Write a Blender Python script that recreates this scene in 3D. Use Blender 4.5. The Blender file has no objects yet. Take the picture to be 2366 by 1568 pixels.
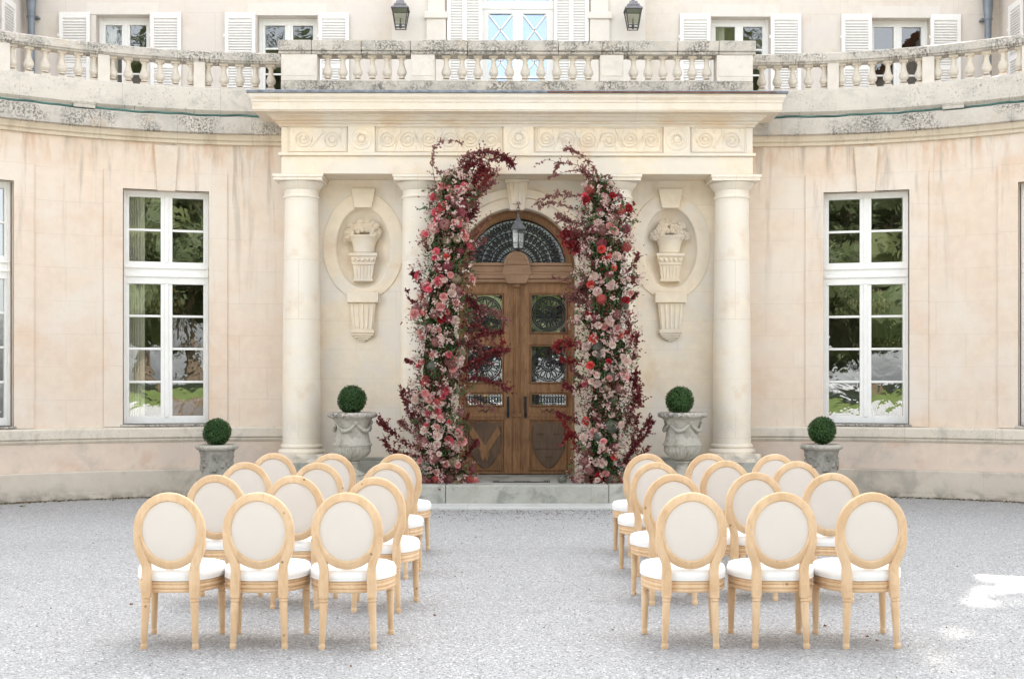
import bpy, bmesh, math, random
from mathutils import Matrix, Vector, Euler
from math import sin, cos, pi, radians as R_
random.seed(7)
SC = bpy.context.scene
COL = SC.collection
# ------------------------------------------------------------------ camera, world, sun, exposure
YAW = R_(0.5); CAMX = -0.219; CAMZ = 1.657; FPX = 2750.0
cam_d = bpy.data.cameras.new('camera'); cam = bpy.data.objects.new('camera', cam_d); COL.objects.link(cam)
cam.location = (CAMX, 0, CAMZ); cam.rotation_euler = (R_(90), 0, -YAW)
cam_d.sensor_width = 36; cam_d.lens = FPX/2365*36
cam_d.shift_y = (875-784)/2365
cam_d.clip_start = .1; cam_d.clip_end = 500
SC.camera = cam
SUN_EL = R_(43); SUN_AZ = R_(16)          # azimuth measured from +Y (behind the house) towards +X
W = bpy.data.worlds.new('World'); SC.world = W; W.use_nodes = True
nt = W.node_tree; nt.nodes.clear()
sky = nt.nodes.new('ShaderNodeTexSky'); sky.sky_type = 'NISHITA'; sky.sun_disc = False
sky.sun_elevation = SUN_EL; sky.sun_rotation = SUN_AZ
sky.dust_density = 2.5; sky.air_density = 1.0; sky.ozone_density = 1.0
hs = nt.nodes.new('ShaderNodeHueSaturation'); hs.inputs['Saturation'].default_value = .22
bg = nt.nodes.new('ShaderNodeBackground'); bg.inputs['Strength'].default_value = 0.15
wo = nt.nodes.new('ShaderNodeOutputWorld')
nt.links.new(sky.outputs[0], hs.inputs['Color']); nt.links.new(hs.outputs[0], bg.inputs[0]); nt.links.new(bg.outputs[0], wo.inputs[0])
sl = bpy.data.lights.new('sun', 'SUN'); sl.energy = 4.0; sl.angle = R_(.5); sl.color = (1, .95, .87)
sun = bpy.data.objects.new('sun', sl); COL.objects.link(sun)
sd = Vector((sin(SUN_AZ)*cos(SUN_EL), cos(SUN_AZ)*cos(SUN_EL), sin(SUN_EL)))
sun.rotation_euler = sd.to_track_quat('Z', 'Y').to_euler(); sun.location = (0, 40, 30)
SC.view_settings.view_transform = 'Standard'; SC.view_settings.look = 'None'
SC.view_settings.exposure = 2.48; SC.view_settings.gamma = 1
SC.render.engine = 'CYCLES'
SC.cycles.max_bounces = 8; SC.cycles.transparent_max_bounces = 12

# ------------------------------------------------------------------ helpers
def at(px, py, Y):
    """a measured point of the place at a true distance Y from the camera line"""
    u = (px-1182.5)/FPX; v = (875-py)/FPX
    dx = u*cos(YAW)+sin(YAW); dy = cos(YAW)-u*sin(YAW); t = Y/dy
    return Vector((CAMX+t*dx, Y, CAMZ+t*v))
def fx(px, Y): return at(px, 875, Y).x
def fz(py, Y): return CAMZ+(875-py)/FPX*Y

def tag(o, label=None, cat=None, group=None, kind=None):
    if label: o['label'] = label
    if cat: o['category'] = cat
    if group: o['group'] = group
    if kind: o['kind'] = kind
    return o
def empty(name, loc=(0, 0, 0), rz=0, parent=None):
    o = bpy.data.objects.new(name, None); COL.objects.link(o)
    o.location = loc; o.rotation_euler = (0, 0, rz); o.empty_display_size = .1
    if parent: o.parent = parent
    return o
KIDS = {}
def obj(name, me, parent=None, loc=(0, 0, 0), rz=0):
    o = bpy.data.objects.new(name, me); COL.objects.link(o)
    o.location = loc; o.rotation_euler = (0, 0, rz)
    if parent: o.parent = parent
    return o
def copy_tree(o, parent=None):
    c = o.copy(); COL.objects.link(c); c.parent = parent
    for ch in [x for x in o.children]: copy_tree(ch, c)
    return c

class MB:
    def __init__(s): s.v = []; s.f = []; s.uv = None
    def add(s, vs, fs, M=None):
        b = len(s.v)
        s.v += [tuple(M @ Vector(p)) for p in vs] if M else [tuple(p) for p in vs]
        s.f += [tuple(i+b for i in f) for f in fs]
        return s
    def box(s, x0, x1, y0, y1, z0, z1, M=None):
        vs = [(x, y, z) for z in (z0, z1) for y in (y0, y1) for x in (x0, x1)]
        return s.add(vs, [(0, 2, 3, 1), (4, 5, 7, 6), (0, 1, 5, 4), (1, 3, 7, 5), (3, 2, 6, 7), (2, 0, 4, 6)], M)
    def lathe(s, prof, n=16, M=None, cap=True, arc=2*pi, a0=0, sx=1, sy=1):
        full = arc > 6.28; m = n if full else n+1
        vs = [(r*cos(a0+arc*i/n)*sx, r*sin(a0+arc*i/n)*sy, z) for r, z in prof for i in range(m)]
        fs = []
        for j in range(len(prof)-1):
            for i in range(n):
                k = (i+1) % m
                fs.append((j*m+i, j*m+k, (j+1)*m+k, (j+1)*m+i))
        if cap and full:
            fs.append(tuple(range(m-1, -1, -1))); fs.append(tuple((len(prof)-1)*m+i for i in range(m)))
        return s.add(vs, fs, M)
    def tube(s, pts, r, n=8, M=None, closed=False, cap=True, up=Vector((0, 0, 1)), sq=(1, 1)):
        P = [Vector(p) for p in pts]; k = len(P); vs = []
        rr = r if isinstance(r, (list, tuple)) else [r]*k
        for i, p in enumerate(P):
            a = P[(i-1) % k] if (closed or i) else P[0]; b = P[(i+1) % k] if (closed or i < k-1) else P[-1]
            t = (b-a).normalized() if (b-a).length > 1e-9 else Vector((0, 0, 1))
            u = up if abs(t.dot(up)) < .98 else Vector((0, 1, 0))
            x = t.cross(u).normalized(); y = x.cross(t)
            for j in range(n):
                g = 2*pi*(j+.5)/n
                vs.append(p + x*(cos(g)*rr[i]*sq[0]) + y*(sin(g)*rr[i]*sq[1]))
        fs = []
        for i in range(k if closed else k-1):
            q = (i+1) % k
            for j in range(n):
                j2 = (j+1) % n
                fs.append((i*n+j, i*n+j2, q*n+j2, q*n+j))
        if cap and not closed:
            fs.append(tuple(range(n-1, -1, -1))); fs.append(tuple((k-1)*n+j for j in range(n)))
        return s.add(vs, fs, M)
    def prism(s, poly, y0, y1, M=None):
        """poly of (x,z), convex or simple, extruded along y"""
        n = len(poly)
        vs = [(x, y0, z) for x, z in poly]+[(x, y1, z) for x, z in poly]
        fs = [tuple(range(n)), tuple(range(2*n-1, n-1, -1))]+[(i, i+n, (i+1) % n+n, (i+1) % n) for i in range(n)]
        return s.add(vs, fs, M)
    def sweep(s, loops, closed_profile=False):
        """loops: list of equal-length point rows, bridged"""
        n = len(loops[0]); vs = [p for l in loops for p in l]; fs = []
        for i in range(len(loops)-1):
            for j in range(n if closed_profile else n-1):
                k = (j+1) % n
                fs.append((i*n+j, i*n+k, (i+1)*n+k, (i+1)*n+j))
        return s.add(vs, fs)
    def mesh(s, name, mat, smooth=False, ang=35):
        me = bpy.data.meshes.new(name); me.from_pydata(s.v, [], s.f); me.update()
        bm = bmesh.new(); bm.from_mesh(me); bmesh.ops.recalc_face_normals(bm, faces=bm.faces); bm.to_mesh(me); bm.free()
        if mat: me.materials.append(mat)
        if s.uv:
            pass
        if smooth:
            me.polygons.foreach_set('use_smooth', [True]*len(me.polygons))
            try: me.set_sharp_from_angle(angle=R_(ang))
            except Exception: pass
        return me
    def build(s, name, mat, parent=None, smooth=False, bevel=0, loc=(0, 0, 0), rz=0, seg=1, ang=35):
        o = obj(name, s.mesh(name, mat, smooth, ang), parent, loc, rz)
        if bevel:
            m = o.modifiers.new('bevel', 'BEVEL'); m.width = bevel; m.segments = seg; m.limit_method = 'ANGLE'; m.angle_limit = R_(40)
        return o

def plate_mesh(name, outer, holes, y0, y1, mat, bev=0):
    """flat plate with holes in the x-z plane between y0 and y1 (via a filled 2-D curve)"""
    cu = bpy.data.curves.new(name, 'CURVE'); cu.dimensions = '2D'; cu.fill_mode = 'BOTH'
    cu.extrude = abs(y1-y0)/2-bev; cu.bevel_depth = bev; cu.offset = -bev
    for poly in [outer]+list(holes):
        sp = cu.splines.new('POLY'); sp.points.add(len(poly)-1); sp.use_cyclic_u = True
        for i, (x, z) in enumerate(poly): sp.points[i].co = (x, z, 0, 1)
    t = bpy.data.objects.new(name+'_c', cu); COL.objects.link(t)
    dg = bpy.context.evaluated_depsgraph_get()
    me = bpy.data.meshes.new_from_object(t.evaluated_get(dg))
    bpy.data.objects.remove(t); bpy.data.curves.remove(cu)
    me.transform(Matrix.Translation((0, (y0+y1)/2, 0)) @ Matrix.Rotation(pi/2, 4, 'X'))
    me.name = name; me.materials.clear(); me.materials.append(mat)
    return me
def ell(cx, cz, a, b, n=48, a0=0, a1=2*pi, end=False):
    m = n+1 if end else n
    return [(cx+a*cos(a0+(a1-a0)*i/n), cz+b*sin(a0+(a1-a0)*i/n)) for i in range(m)]
def rect(x0, x1, z0, z1): return [(x0, z0), (x1, z0), (x1, z1), (x0, z1)]

# ------------------------------------------------------------------ materials
class NT:
    def __init__(s, name):
        s.m = bpy.data.materials.new(name); s.m.use_nodes = True; s.t = s.m.node_tree; s.t.nodes.clear()
        s.out = s.t.nodes.new('ShaderNodeOutputMaterial')
    def n(s, ty, ins=None, **kw):
        nd = s.t.nodes.new('ShaderNode'+ty)
        for k, v in kw.items(): setattr(nd, k, v)
        for k, v in (ins or {}).items():
            if isinstance(v, bpy.types.NodeSocket): s.t.links.new(v, nd.inputs[k])
            elif isinstance(v, (tuple, list)) and len(v) == 3 and nd.inputs[k].type == 'RGBA': nd.inputs[k].default_value = (*v, 1)
            else: nd.inputs[k].default_value = v
        return nd
    def mul(s, a, b): return s.n('Math', {0: a, 1: b}, operation='MULTIPLY').outputs[0]
    def add(s, a, b): return s.n('Math', {0: a, 1: b}, operation='ADD').outputs[0]
    def mr(s, v, a, b, c=0., d=1.):
        return s.n('MapRange', {0: v, 1: a, 2: b, 3: c, 4: d}, interpolation_type='SMOOTHSTEP').outputs[0]
    def mix(s, f, a, b, mode='MIX'):
        nd = s.t.nodes.new('ShaderNodeMix'); nd.data_type = 'RGBA'; nd.blend_type = mode
        for i, v in ((0, f), (6, a), (7, b)):
            if isinstance(v, bpy.types.NodeSocket): s.t.links.new(v, nd.inputs[i])
            elif isinstance(v, tuple): nd.inputs[i].default_value = (*v, 1)
            else: nd.inputs[i].default_value = v
        return nd.outputs[2]
    def noise(s, vec, scale, detail=4, rough=.55, dist=0, vs=None, seed=None):
        if vs or seed:
            vec = s.n('Mapping', {'Vector': vec, 'Scale': vs or (1, 1, 1), 'Location': (seed or 0, (seed or 0)*1.7, (seed or 0)*.6)}).outputs[0]
        return s.n('TexNoise', {'Vector': vec, 'Scale': scale, 'Detail': detail, 'Roughness': rough, 'Distortion': dist}).outputs[0]
    def bump(s, h, st=.3, d=.01, normal=None):
        ins = {'Height': h, 'Strength': st, 'Distance': d}
        if normal: ins['Normal'] = normal
        return s.n('Bump', ins).outputs[0]
    def done(s, color, rough=.8, normal=None, spec=.3, metal=0., **kw):
        ins = {'Base Color': color, 'Roughness': rough, 'Metallic': metal, 'Specular IOR Level': spec}
        if normal: ins['Normal'] = normal
        ins.update(kw)
        b = s.n('BsdfPrincipled', ins); s.t.links.new(b.outputs[0], s.out.inputs[0]); return s.m

def stone(name, base, layers=(), uv=False, joints=None, lichen=None, rough=.88, bump=.25, bsc=70, bd=.006):
    """layers: (colour, scale, lo, hi, strength[, vecscale[, (zlo,zhi) fade]])"""
    t = NT(name); tc = t.n('TexCoord'); co = tc.outputs['UV' if uv else 'Object']
    sep = t.n('SeparateXYZ', {0: tc.outputs['Object']})
    if uv:
        su = t.n('SeparateXYZ', {0: co}); flat = t.n('CombineXYZ', {0: su.outputs[0], 1: su.outputs[1]}).outputs[0]
        co = t.n('CombineXYZ', {0: su.outputs[0], 2: su.outputs[1]}).outputs[0]
    else: flat = t.n('CombineXYZ', {0: sep.outputs[0], 1: sep.outputs[2]}).outputs[0]
    c = t.mix(t.mr(t.noise(co, 7, 5), .3, .7), base, tuple(min(1, b*1.08) for b in base))
    for i, L in enumerate(layers):
        col, sc, lo, hi, st = L[:5]; vs = L[5] if len(L) > 5 else None
        f = t.mul(t.mr(t.noise(co, sc, 6, .62, .3, vs=vs, seed=3.1*i+2), lo, hi), st)
        if len(L) > 6: f = t.mul(f, t.mr(sep.outputs[2], L[6][0], L[6][1]))
        c = t.mix(f, c, col)
    fine = t.noise(co, bsc, 8, .65); h = fine
    if joints:
        w, hh, st = joints[:3]
        br = t.n('TexBrick', {'Vector': flat, 'Color1': (1., 1., 1.), 'Color2': (.93, .93, .93), 'Mortar': (0., 0., 0.), 'Scale': 1., 'Mortar Size': .004, 'Mortar Smooth': .3, 'Brick Width': w, 'Row Height': hh})
        brk = t.mul(br.outputs['Fac'], t.mr(t.noise(co, 1.3, 3, seed=9), .35, .6, .25, 1.))
        c = t.mix(t.mul(brk, st), c, tuple(b*.55 for b in base))
        c = t.mix(.35, c, br.outputs[0], 'MULTIPLY') if len(joints) > 3 else c
        h = t.add(h, t.mul(brk, -1.5))
    if lichen:
        sc, amt, st = lichen[:3]; dark = lichen[3] if len(lichen) > 3 else (.10, .095, .085)
        f1 = t.mr(t.noise(co, sc, 10, .75, .4, seed=4), .62-amt*.22, .72-amt*.22)
        f2 = t.mr(t.noise(co, 2.6, 5, .65, seed=11), .40, .62, .06, 1.)
        c = t.mix(t.mul(t.mul(f1, f2), st), c, dark)
        f3 = t.mr(t.noise(co, sc*.35, 6, .6, seed=17), .5, .75)
        c = t.mix(t.mul(t.mul(f3, f2), st*.45), c, tuple(b*.6 for b in base))
        h = t.add(h, t.mul(f1, .8))
    c = t.mix(t.mr(fine, .3, .7, 0., .16), c, tuple(b*.72 for b in base))
    return t.done(c, rough, t.bump(h, bump, bd), .2)

def plain(name, col, rough=.6, spec=.4, metal=0., var=.08, sc=20, bump=0., vs=None):
    t = NT(name); co = t.n('TexCoord').outputs['Object']
    n = t.noise(co, sc, 5, vs=vs)
    c = t.mix(t.mr(n, .25, .75), tuple(x*(1-var) for x in col), tuple(min(1, x*(1+var)) for x in col))
    return t.done(c, rough, t.bump(n, bump, .004) if bump else None, spec, metal)

def island(name, cols, rough=.55, spec=.25, trans=0.25):
    """leaf and petal material: every small leaf its own tone"""
    t = NT(name); g = t.n('NewGeometry'); oi = t.n('ObjectInfo')
    r = t.n('ValToRGB', {0: g.outputs['Random Per Island']})
    el = r.color_ramp.elements
    while len(el) < len(cols): el.new(.5)
    for i, c in enumerate(cols): el[i].position = i/(max(1, len(cols)-1)); el[i].color = (*c, 1)
    c = t.mix(t.mr(oi.outputs['Random'], 0., 1., 0., .3), r.outputs[0], tuple(x*.7 for x in cols[0]))
    b = t.n('BsdfPrincipled', {'Base Color': c, 'Roughness': rough, 'Specular IOR Level': spec})
    tr = t.n('BsdfTranslucent', {'Color': c}); mx = t.n('MixShader', {0: trans, 1: b.outputs[0], 2: tr.outputs[0]})
    t.t.links.new(mx.outputs[0], t.out.inputs[0]); return t.m

M = {}
LIME = (.79, .69, .55)
M['portico'] = stone('portico limestone', LIME, [((.76, .71, .645), 1.1, .42, .62, .85), ((.70, .52, .34), 1.6, .52, .74, .5), ((.62, .44, .27), 2.2, .5, .75, .6, (1.2, 1, .6), (3.9, 4.6)), ((.60, .57, .50), 1.9, .5, .7, .55, (1, 1, .5), (1.3, .3)), ((.36, .34, .30), 3, .48, .66, .6, (1, 1, .5), (.75, .3))], joints=(1.15, .415, .32), lichen=(60, .1, .25))
M['portico_carved'] = stone('carved limestone', (.78, .67, .52), [((.72, .66, .58), 1.5, .42, .62, .8), ((.64, .46, .30), 2., .5, .72, .5)], lichen=(60, .1, .15))
M['cornice'] = stone('cornice limestone', (.70, .615, .50), [((.73, .67, .59), 1.2, .4, .62, .8), ((.66, .46, .28), 1.5, .46, .68, .6, (1, 1, 2.5), (5.36, 5.2)), ((.6, .42, .25), 5, .55, .7, .4, (.4, 1, 3))], joints=(1.62, 3., .35), lichen=(50, .12, .3))
M['wing'] = stone('wing plaster', (.70, .575, .462), [((.74, .665, .58), .9, .40, .66, .85), ((.68, .49, .35), 1.2, .50, .72, .6), ((.62, .40, .26), 3.2, .47, .62, .75, (1.6, 1, .35), (4.45, 5.0)), ((.34, .29, .24), 2.4, .52, .66, .68, (1.9, 1, .16), (2.2, 5.0)), ((.40, .36, .31), 4, .58, .70, .4, (1, 1, .3), (1.7, .9))], uv=True, joints=(.78, .455, .32), lichen=(50, .05, .2), bump=.3)
M['wing_key'] = stone('wing keystone', (.67, .56, .45), [((.72, .64, .55), 4, .42, .62, .7), ((.40, .35, .29), 5, .55, .72, .5)], lichen=(60, .2, .4))
M['wing_low'] = stone('lower plaster', (.67, .55, .45), [((.64, .54, .46), 1.6, .42, .6, .7), ((.60, .37, .26), 2.1, .54, .70, .45), ((.44, .40, .34), 3, .5, .7, .5)], uv=True, joints=(1.3, 2.1, .2), lichen=(45, .1, .3))
M['plinth'] = stone('plinth stone', (.57, .505, .42), [((.58, .50, .42), 1.6, .42, .62, .7), ((.34, .31, .27), 2.6, .5, .68, .6), ((.17, .16, .125), 4, .40, .62, .7, (1, 1, 1.5), (.20, .0))], uv=True, joints=(1.5, 2.1, .45), lichen=(45, .2, .5))
M['weath'] = stone('weathered stone', (.56, .51, .445), [((.64, .58, .50), 2.2, .42, .62, .7), ((.42, .40, .36), 3.5, .45, .65, .6), ((.60, .46, .31), 2.6, .56, .7, .4)], lichen=(34, .78, .9), bump=.5, bd=.01)
M['weath_uv'] = stone('weathered cornice stone', (.56, .51, .45), [((.66, .6, .52), 1.5, .42, .62, .75), ((.42, .40, .36), 3.5, .45, .65, .6), ((.60, .46, .31), 2.6, .56, .7, .35)], uv=True, joints=(1.05, 9., .6), lichen=(30, .74, .9), bump=.5, bd=.01)
M['weath_band'] = stone('parapet band stone', (.58, .53, .465), [((.67, .61, .53), 1.4, .40, .60, .8), ((.43, .41, .375), 3.0, .48, .68, .6, (1, 1, 1.5))], uv=True, joints=(1.35, 9., .5), lichen=(30, .42, .7), bump=.35)
M['mould_uv'] = stone('moulding stone', (.66, .56, .43), [((.70, .62, .50), 2, .4, .6, .7), ((.44, .36, .25), 3.2, .52, .7, .6, (1, 1, .4))], uv=True, joints=(1.05, 9., .5), lichen=(40, .35, .6))
M['sillc'] = stone('sill course stone', (.62, .555, .46), [((.70, .63, .53), 2, .4, .6, .7), ((.38, .35, .3), 3.0, .5, .7, .6, (1, 1, .6))], uv=True, joints=(1.2, 9., .5), lichen=(40, .35, .7))
M['baluster'] = stone('baluster stone', (.64, .565, .465), [((.71, .65, .57), 2.6, .4, .6, .7), ((.60, .46, .32), 4, .52, .7, .55), ((.45, .42, .38), 5, .52, .7, .5)], lichen=(50, .22, .5))
M['pedestal'] = stone('pedestal stone', (.63, .575, .505), [((.70, .64, .57), 2., .4, .6, .8), ((.50, .46, .41), 4, .52, .7, .5)], lichen=(50, .15, .4))
M['urn'] = stone('urn stone', (.47, .44, .38), [((.58, .54, .46), 5, .42, .6, .6), ((.25, .235, .2), 7, .5, .66, .65), ((.42, .36, .24), 9, .55, .7, .4)], lichen=(60, .5, .7), bump=.5)
M['planter'] = stone('planter stone', (.33, .31, .27), [((.42, .40, .35), 6, .45, .62, .7), ((.17, .165, .14), 7, .48, .66, .7)], lichen=(60, .5, .6), bump=.5)
M['step'] = stone('step stone', (.37, .365, .32), [((.48, .46, .41), 1.8, .42, .62, .6), ((.22, .225, .19), 2.4, .5, .64, .75), ((.30, .27, .2), 5, .55, .7, .4)], joints=(1.9, 9, .6), lichen=(40, .35, .6), bump=.4)
M['slab'] = stone('paving slab stone', (.50, .50, .47), [((.58, .57, .54), 3, .4, .6, .7), ((.33, .31, .27), 3, .5, .7, .5)], joints=(1.3, 9, .6), lichen=(60, .3, .5))
M['upper'] = stone('upper wall render', (.70, .63, .55), [((.72, .655, .60), .8, .4, .6, .8), ((.62, .50, .40), 1.5, .55, .72, .4)], joints=(1.1, 1.4, .35), bump=.15)
M['upper_trim'] = stone('upper trim stone', (.72, .66, .59), [((.75, .70, .64), 1.5, .4, .6, .8)], bump=.12)
M['white'] = plain('white window paint', (.84, .825, .79), .45, .4, var=.03, sc=12)
M['shutter'] = plain('shutter paint', (.84, .815, .78), .55, .3, var=.03, sc=12)
M['iron'] = plain('black wrought iron', (.022, .023, .026), .5, .5, var=.2)
M['lead'] = plain('lead flashing', (.20, .22, .25), .55, .4, .2, var=.35, sc=9, bump=.4)
M['rust'] = plain('rusted flashing', (.16, .085, .06), .8, .3, .0, var=.4, sc=14)
M['pipe'] = plain('painted zinc downpipe', (.20, .225, .255), .45, .4, .3, var=.15, sc=5)
M['lantern'] = plain('dark lantern metal', (.075, .07, .07), .5, .5, .5, var=.3)
M['lantern_roof'] = plain('grey lantern roof metal', (.22, .21, .22), .5, .5, .4, var=.25)
M['cable'] = plain('green cable sheath', (.05, .12, .10), .6, .4, var=.5, sc=3)
M['tile'] = plain('light tile', (.50, .46, .40), .7, .2, var=.15)
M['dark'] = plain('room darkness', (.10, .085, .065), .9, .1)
M['room'] = plain('room wall', (.22, .19, .15), .9, .1)
M['roofslate'] = plain('roof tiles', (.30, .16, .10), .85, .2, var=.3)
M['bark'] = plain('bark', (.12, .09, .065), .9, .1, var=.3, sc=12, bump=.6)
M['curtain'] = plain('sheer curtain', (.72, .69, .63), .9, .1, var=.03)
M['brass'] = plain('aged brass', (.45, .28, .10), .35, .6, .8, var=.2)
M['soil'] = plain('potting soil', (.05, .035, .025), .95, .1, var=.4, bump=.8)

def glass(name, fac, tint=(.85, .9, .88), rough=.0, wav=.12, gc=(.95, .97, .97)):
    t = NT(name); co = t.n('TexCoord').outputs['Object']
    h = t.noise(co, 2.6, 3, .5, .6)
    nb = t.bump(h, wav, .02)
    tr = t.n('BsdfTransparent', {'Color': tint}); gl = t.n('BsdfGlossy', {'Color': gc, 'Roughness': rough, 'Normal': nb})
    mx = t.n('MixShader', {0: fac, 1: tr.outputs[0], 2: gl.outputs[0]})
    t.t.links.new(mx.outputs[0], t.out.inputs[0]); return t.m
M['pane'] = glass('window glass', .27, (.78, .80, .74), .012, .09)
M['pane_up'] = glass('upper window glass', .13, (.7, .72, .68))
M['pane_blue'] = glass('balcony door glass', .34, (.6, .65, .7), gc=(.62, .80, 1.))  # blue of the reflected sky put into the glossy colour
M['pane_door'] = glass('door glass', .24, (.85, .87, .85), wav=.05)
M['lglass'] = glass('lantern glass', .25, (.8, .8, .76), .15)

def wood(name, c1, c2, c3, scale, rough=.5, axis=(1, 1, 1), knots=False, perobj=False):
    t = NT(name); tc = t.n('TexCoord'); co = tc.outputs['Object']
    if perobj:
        oi = t.n('ObjectInfo'); off = t.n('VectorMath', {0: co, 1: t.n('CombineXYZ', {0: t.mul(oi.outputs['Random'], 9.), 1: t.mul(oi.outputs['Random'], 5.), 2: t.mul(oi.outputs['Random'], 13.)}).outputs[0]}, operation='ADD').outputs[0]
        co = off
    g = t.noise(co, scale, 6, .6, .8, vs=axis)
    g2 = t.noise(co, scale*4, 4, .6, .3, vs=axis, seed=3)
    big = t.noise(co, 3.5, 2, .5, seed=7)
    isl = t.n('NewGeometry').outputs['Random Per Island']
    c = t.mix(t.mr(g, .35, .65), c1, c2); c = t.mix(t.mul(t.mr(g2, .5, .75), .45), c, c3)
    c = t.mix(t.mul(t.mr(big, .45, .7), .35), c, c3)
    if perobj: c = t.mix(t.mr(isl, 0., 1., 0., .28), c, tuple(x*.8 for x in c2))
    if knots:
        v = t.n('TexVoronoi', {'Vector': co, 'Scale': 8.5, 'Randomness': 1.}).outputs['Distance']
        c = t.mix(t.mul(t.mr(v, .115, .03), .8), c, tuple(x*.35 for x in c3))
    return t.done(c, rough, t.bump(g, .12, .002), .35)
M['oak'] = wood('oak door wood', (.37, .195, .09), (.25, .125, .056), (.12, .06, .03), 6, .5, (6, 6, .6))
M['oak_dark'] = wood('weathered dark oak', (.17, .105, .065), (.12, .075, .048), (.07, .043, .028), 6, .55, (6, 6, .6))
M['oak_pale'] = wood('sun bleached oak', (.40, .245, .15), (.33, .195, .115), (.20, .115, .065), 6, .5, (.6, 6, 6))
M['chair'] = wood('pale beech chair wood', (.75, .545, .345), (.67, .455, .265), (.50, .30, .145), 9, .5, (1, 1, .35), True, True)

def cloth(name, col, sc=260):
    t = NT(name); co = t.n('TexCoord').outputs['Object']
    w1 = t.n('TexWave', {'Vector': co, 'Scale': sc, 'Distortion': 2., 'Detail': 2.}, bands_direction='X').outputs['Fac']
    w2 = t.n('TexWave', {'Vector': co, 'Scale': sc, 'Distortion': 2., 'Detail': 2.}, bands_direction='Z').outputs['Fac']
    h = t.add(w1, w2); n = t.noise(co, 6, 3)
    c = t.mix(t.mr(h, .2, 1.8), tuple(x*.9 for x in col), col); c = t.mix(t.mr(n, .3, .7, 0., .15), c, tuple(x*.85 for x in col))
    return t.done(c, .95, t.bump(h, .15, .001), .1)
M['linen'] = cloth('natural linen', (.75, .685, .62))
M['cushion'] = cloth('white cotton seat', (.88, .865, .84), 200)

M['gleaf'] = island('green leaves', [(.05, .10, .035), (.09, .17, .055), (.15, .24, .09), (.07, .13, .06)])
M['tleaf'] = island('park tree leaves', [(.045, .06, .025), (.07, .09, .035), (.11, .125, .05)])
M['box'] = island('boxwood leaves', [(.012, .04, .010), (.03, .085, .018), (.075, .17, .035), (.03, .08, .02), (.10, .20, .05)], .4, .4)
M['burg'] = island('burgundy leaves', [(.11, .014, .018), (.21, .025, .032), (.15, .03, .032), (.27, .05, .055), (.07, .012, .016)], .5)
M['mauve'] = island('dusky mauve leaves', [(.21, .075, .07), (.32, .14, .125), (.25, .10, .09), (.40, .20, .17)], .6)
M['redleaf'] = island('red autumn leaves', [(.26, .02, .03), (.36, .04, .04), (.16, .015, .02)], .5)
M['stem'] = plain('brown stems', (.10, .05, .035), .8, .2, var=.3)
def hy(n, a): return island('hydrangea '+n, a, .7, .15, .3)
M['hy0'] = hy('dusky rose', [(.38, .16, .16), (.50, .25, .23), (.28, .10, .11), (.42, .28, .21)])
M['hy1'] = hy('antique green', [(.24, .25, .13), (.36, .33, .20), (.46, .28, .22), (.28, .28, .17)])
M['hy2'] = hy('blue green', [(.13, .17, .13), (.20, .24, .18), (.30, .26, .22), (.20, .16, .15)])
M['hy3'] = hy('wine', [(.20, .04, .06), (.32, .08, .10), (.40, .16, .16)])
M['hy4'] = hy('coral red', [(.5, .08, .08), (.58, .16, .13), (.38, .1, .09)])
def ro(n, a): return island('rose '+n, a, .6, .2, .35)
M['ro0'] = ro('bright pink', [(.82, .16, .22), (.88, .24, .29), (.80, .12, .2)])
M['ro1'] = ro('soft pink', [(.86, .40, .38), (.90, .52, .48), (.82, .34, .35)])
M['ro2'] = ro('blush', [(.88, .70, .62), (.90, .78, .70), (.84, .62, .55)])
M['ro3'] = ro('coral', [(.80, .10, .09), (.84, .17, .13), (.72, .06, .08)])
M['ro4'] = ro('red', [(.42, .02, .03), (.55, .04, .05), (.34, .01, .03)])
M['filler'] = island('blush filler blossoms', [(.70, .46, .42), (.86, .74, .66), (.50, .17, .22), (.80, .62, .55), (.36, .38, .18)], .7, .1, .3)
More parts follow.
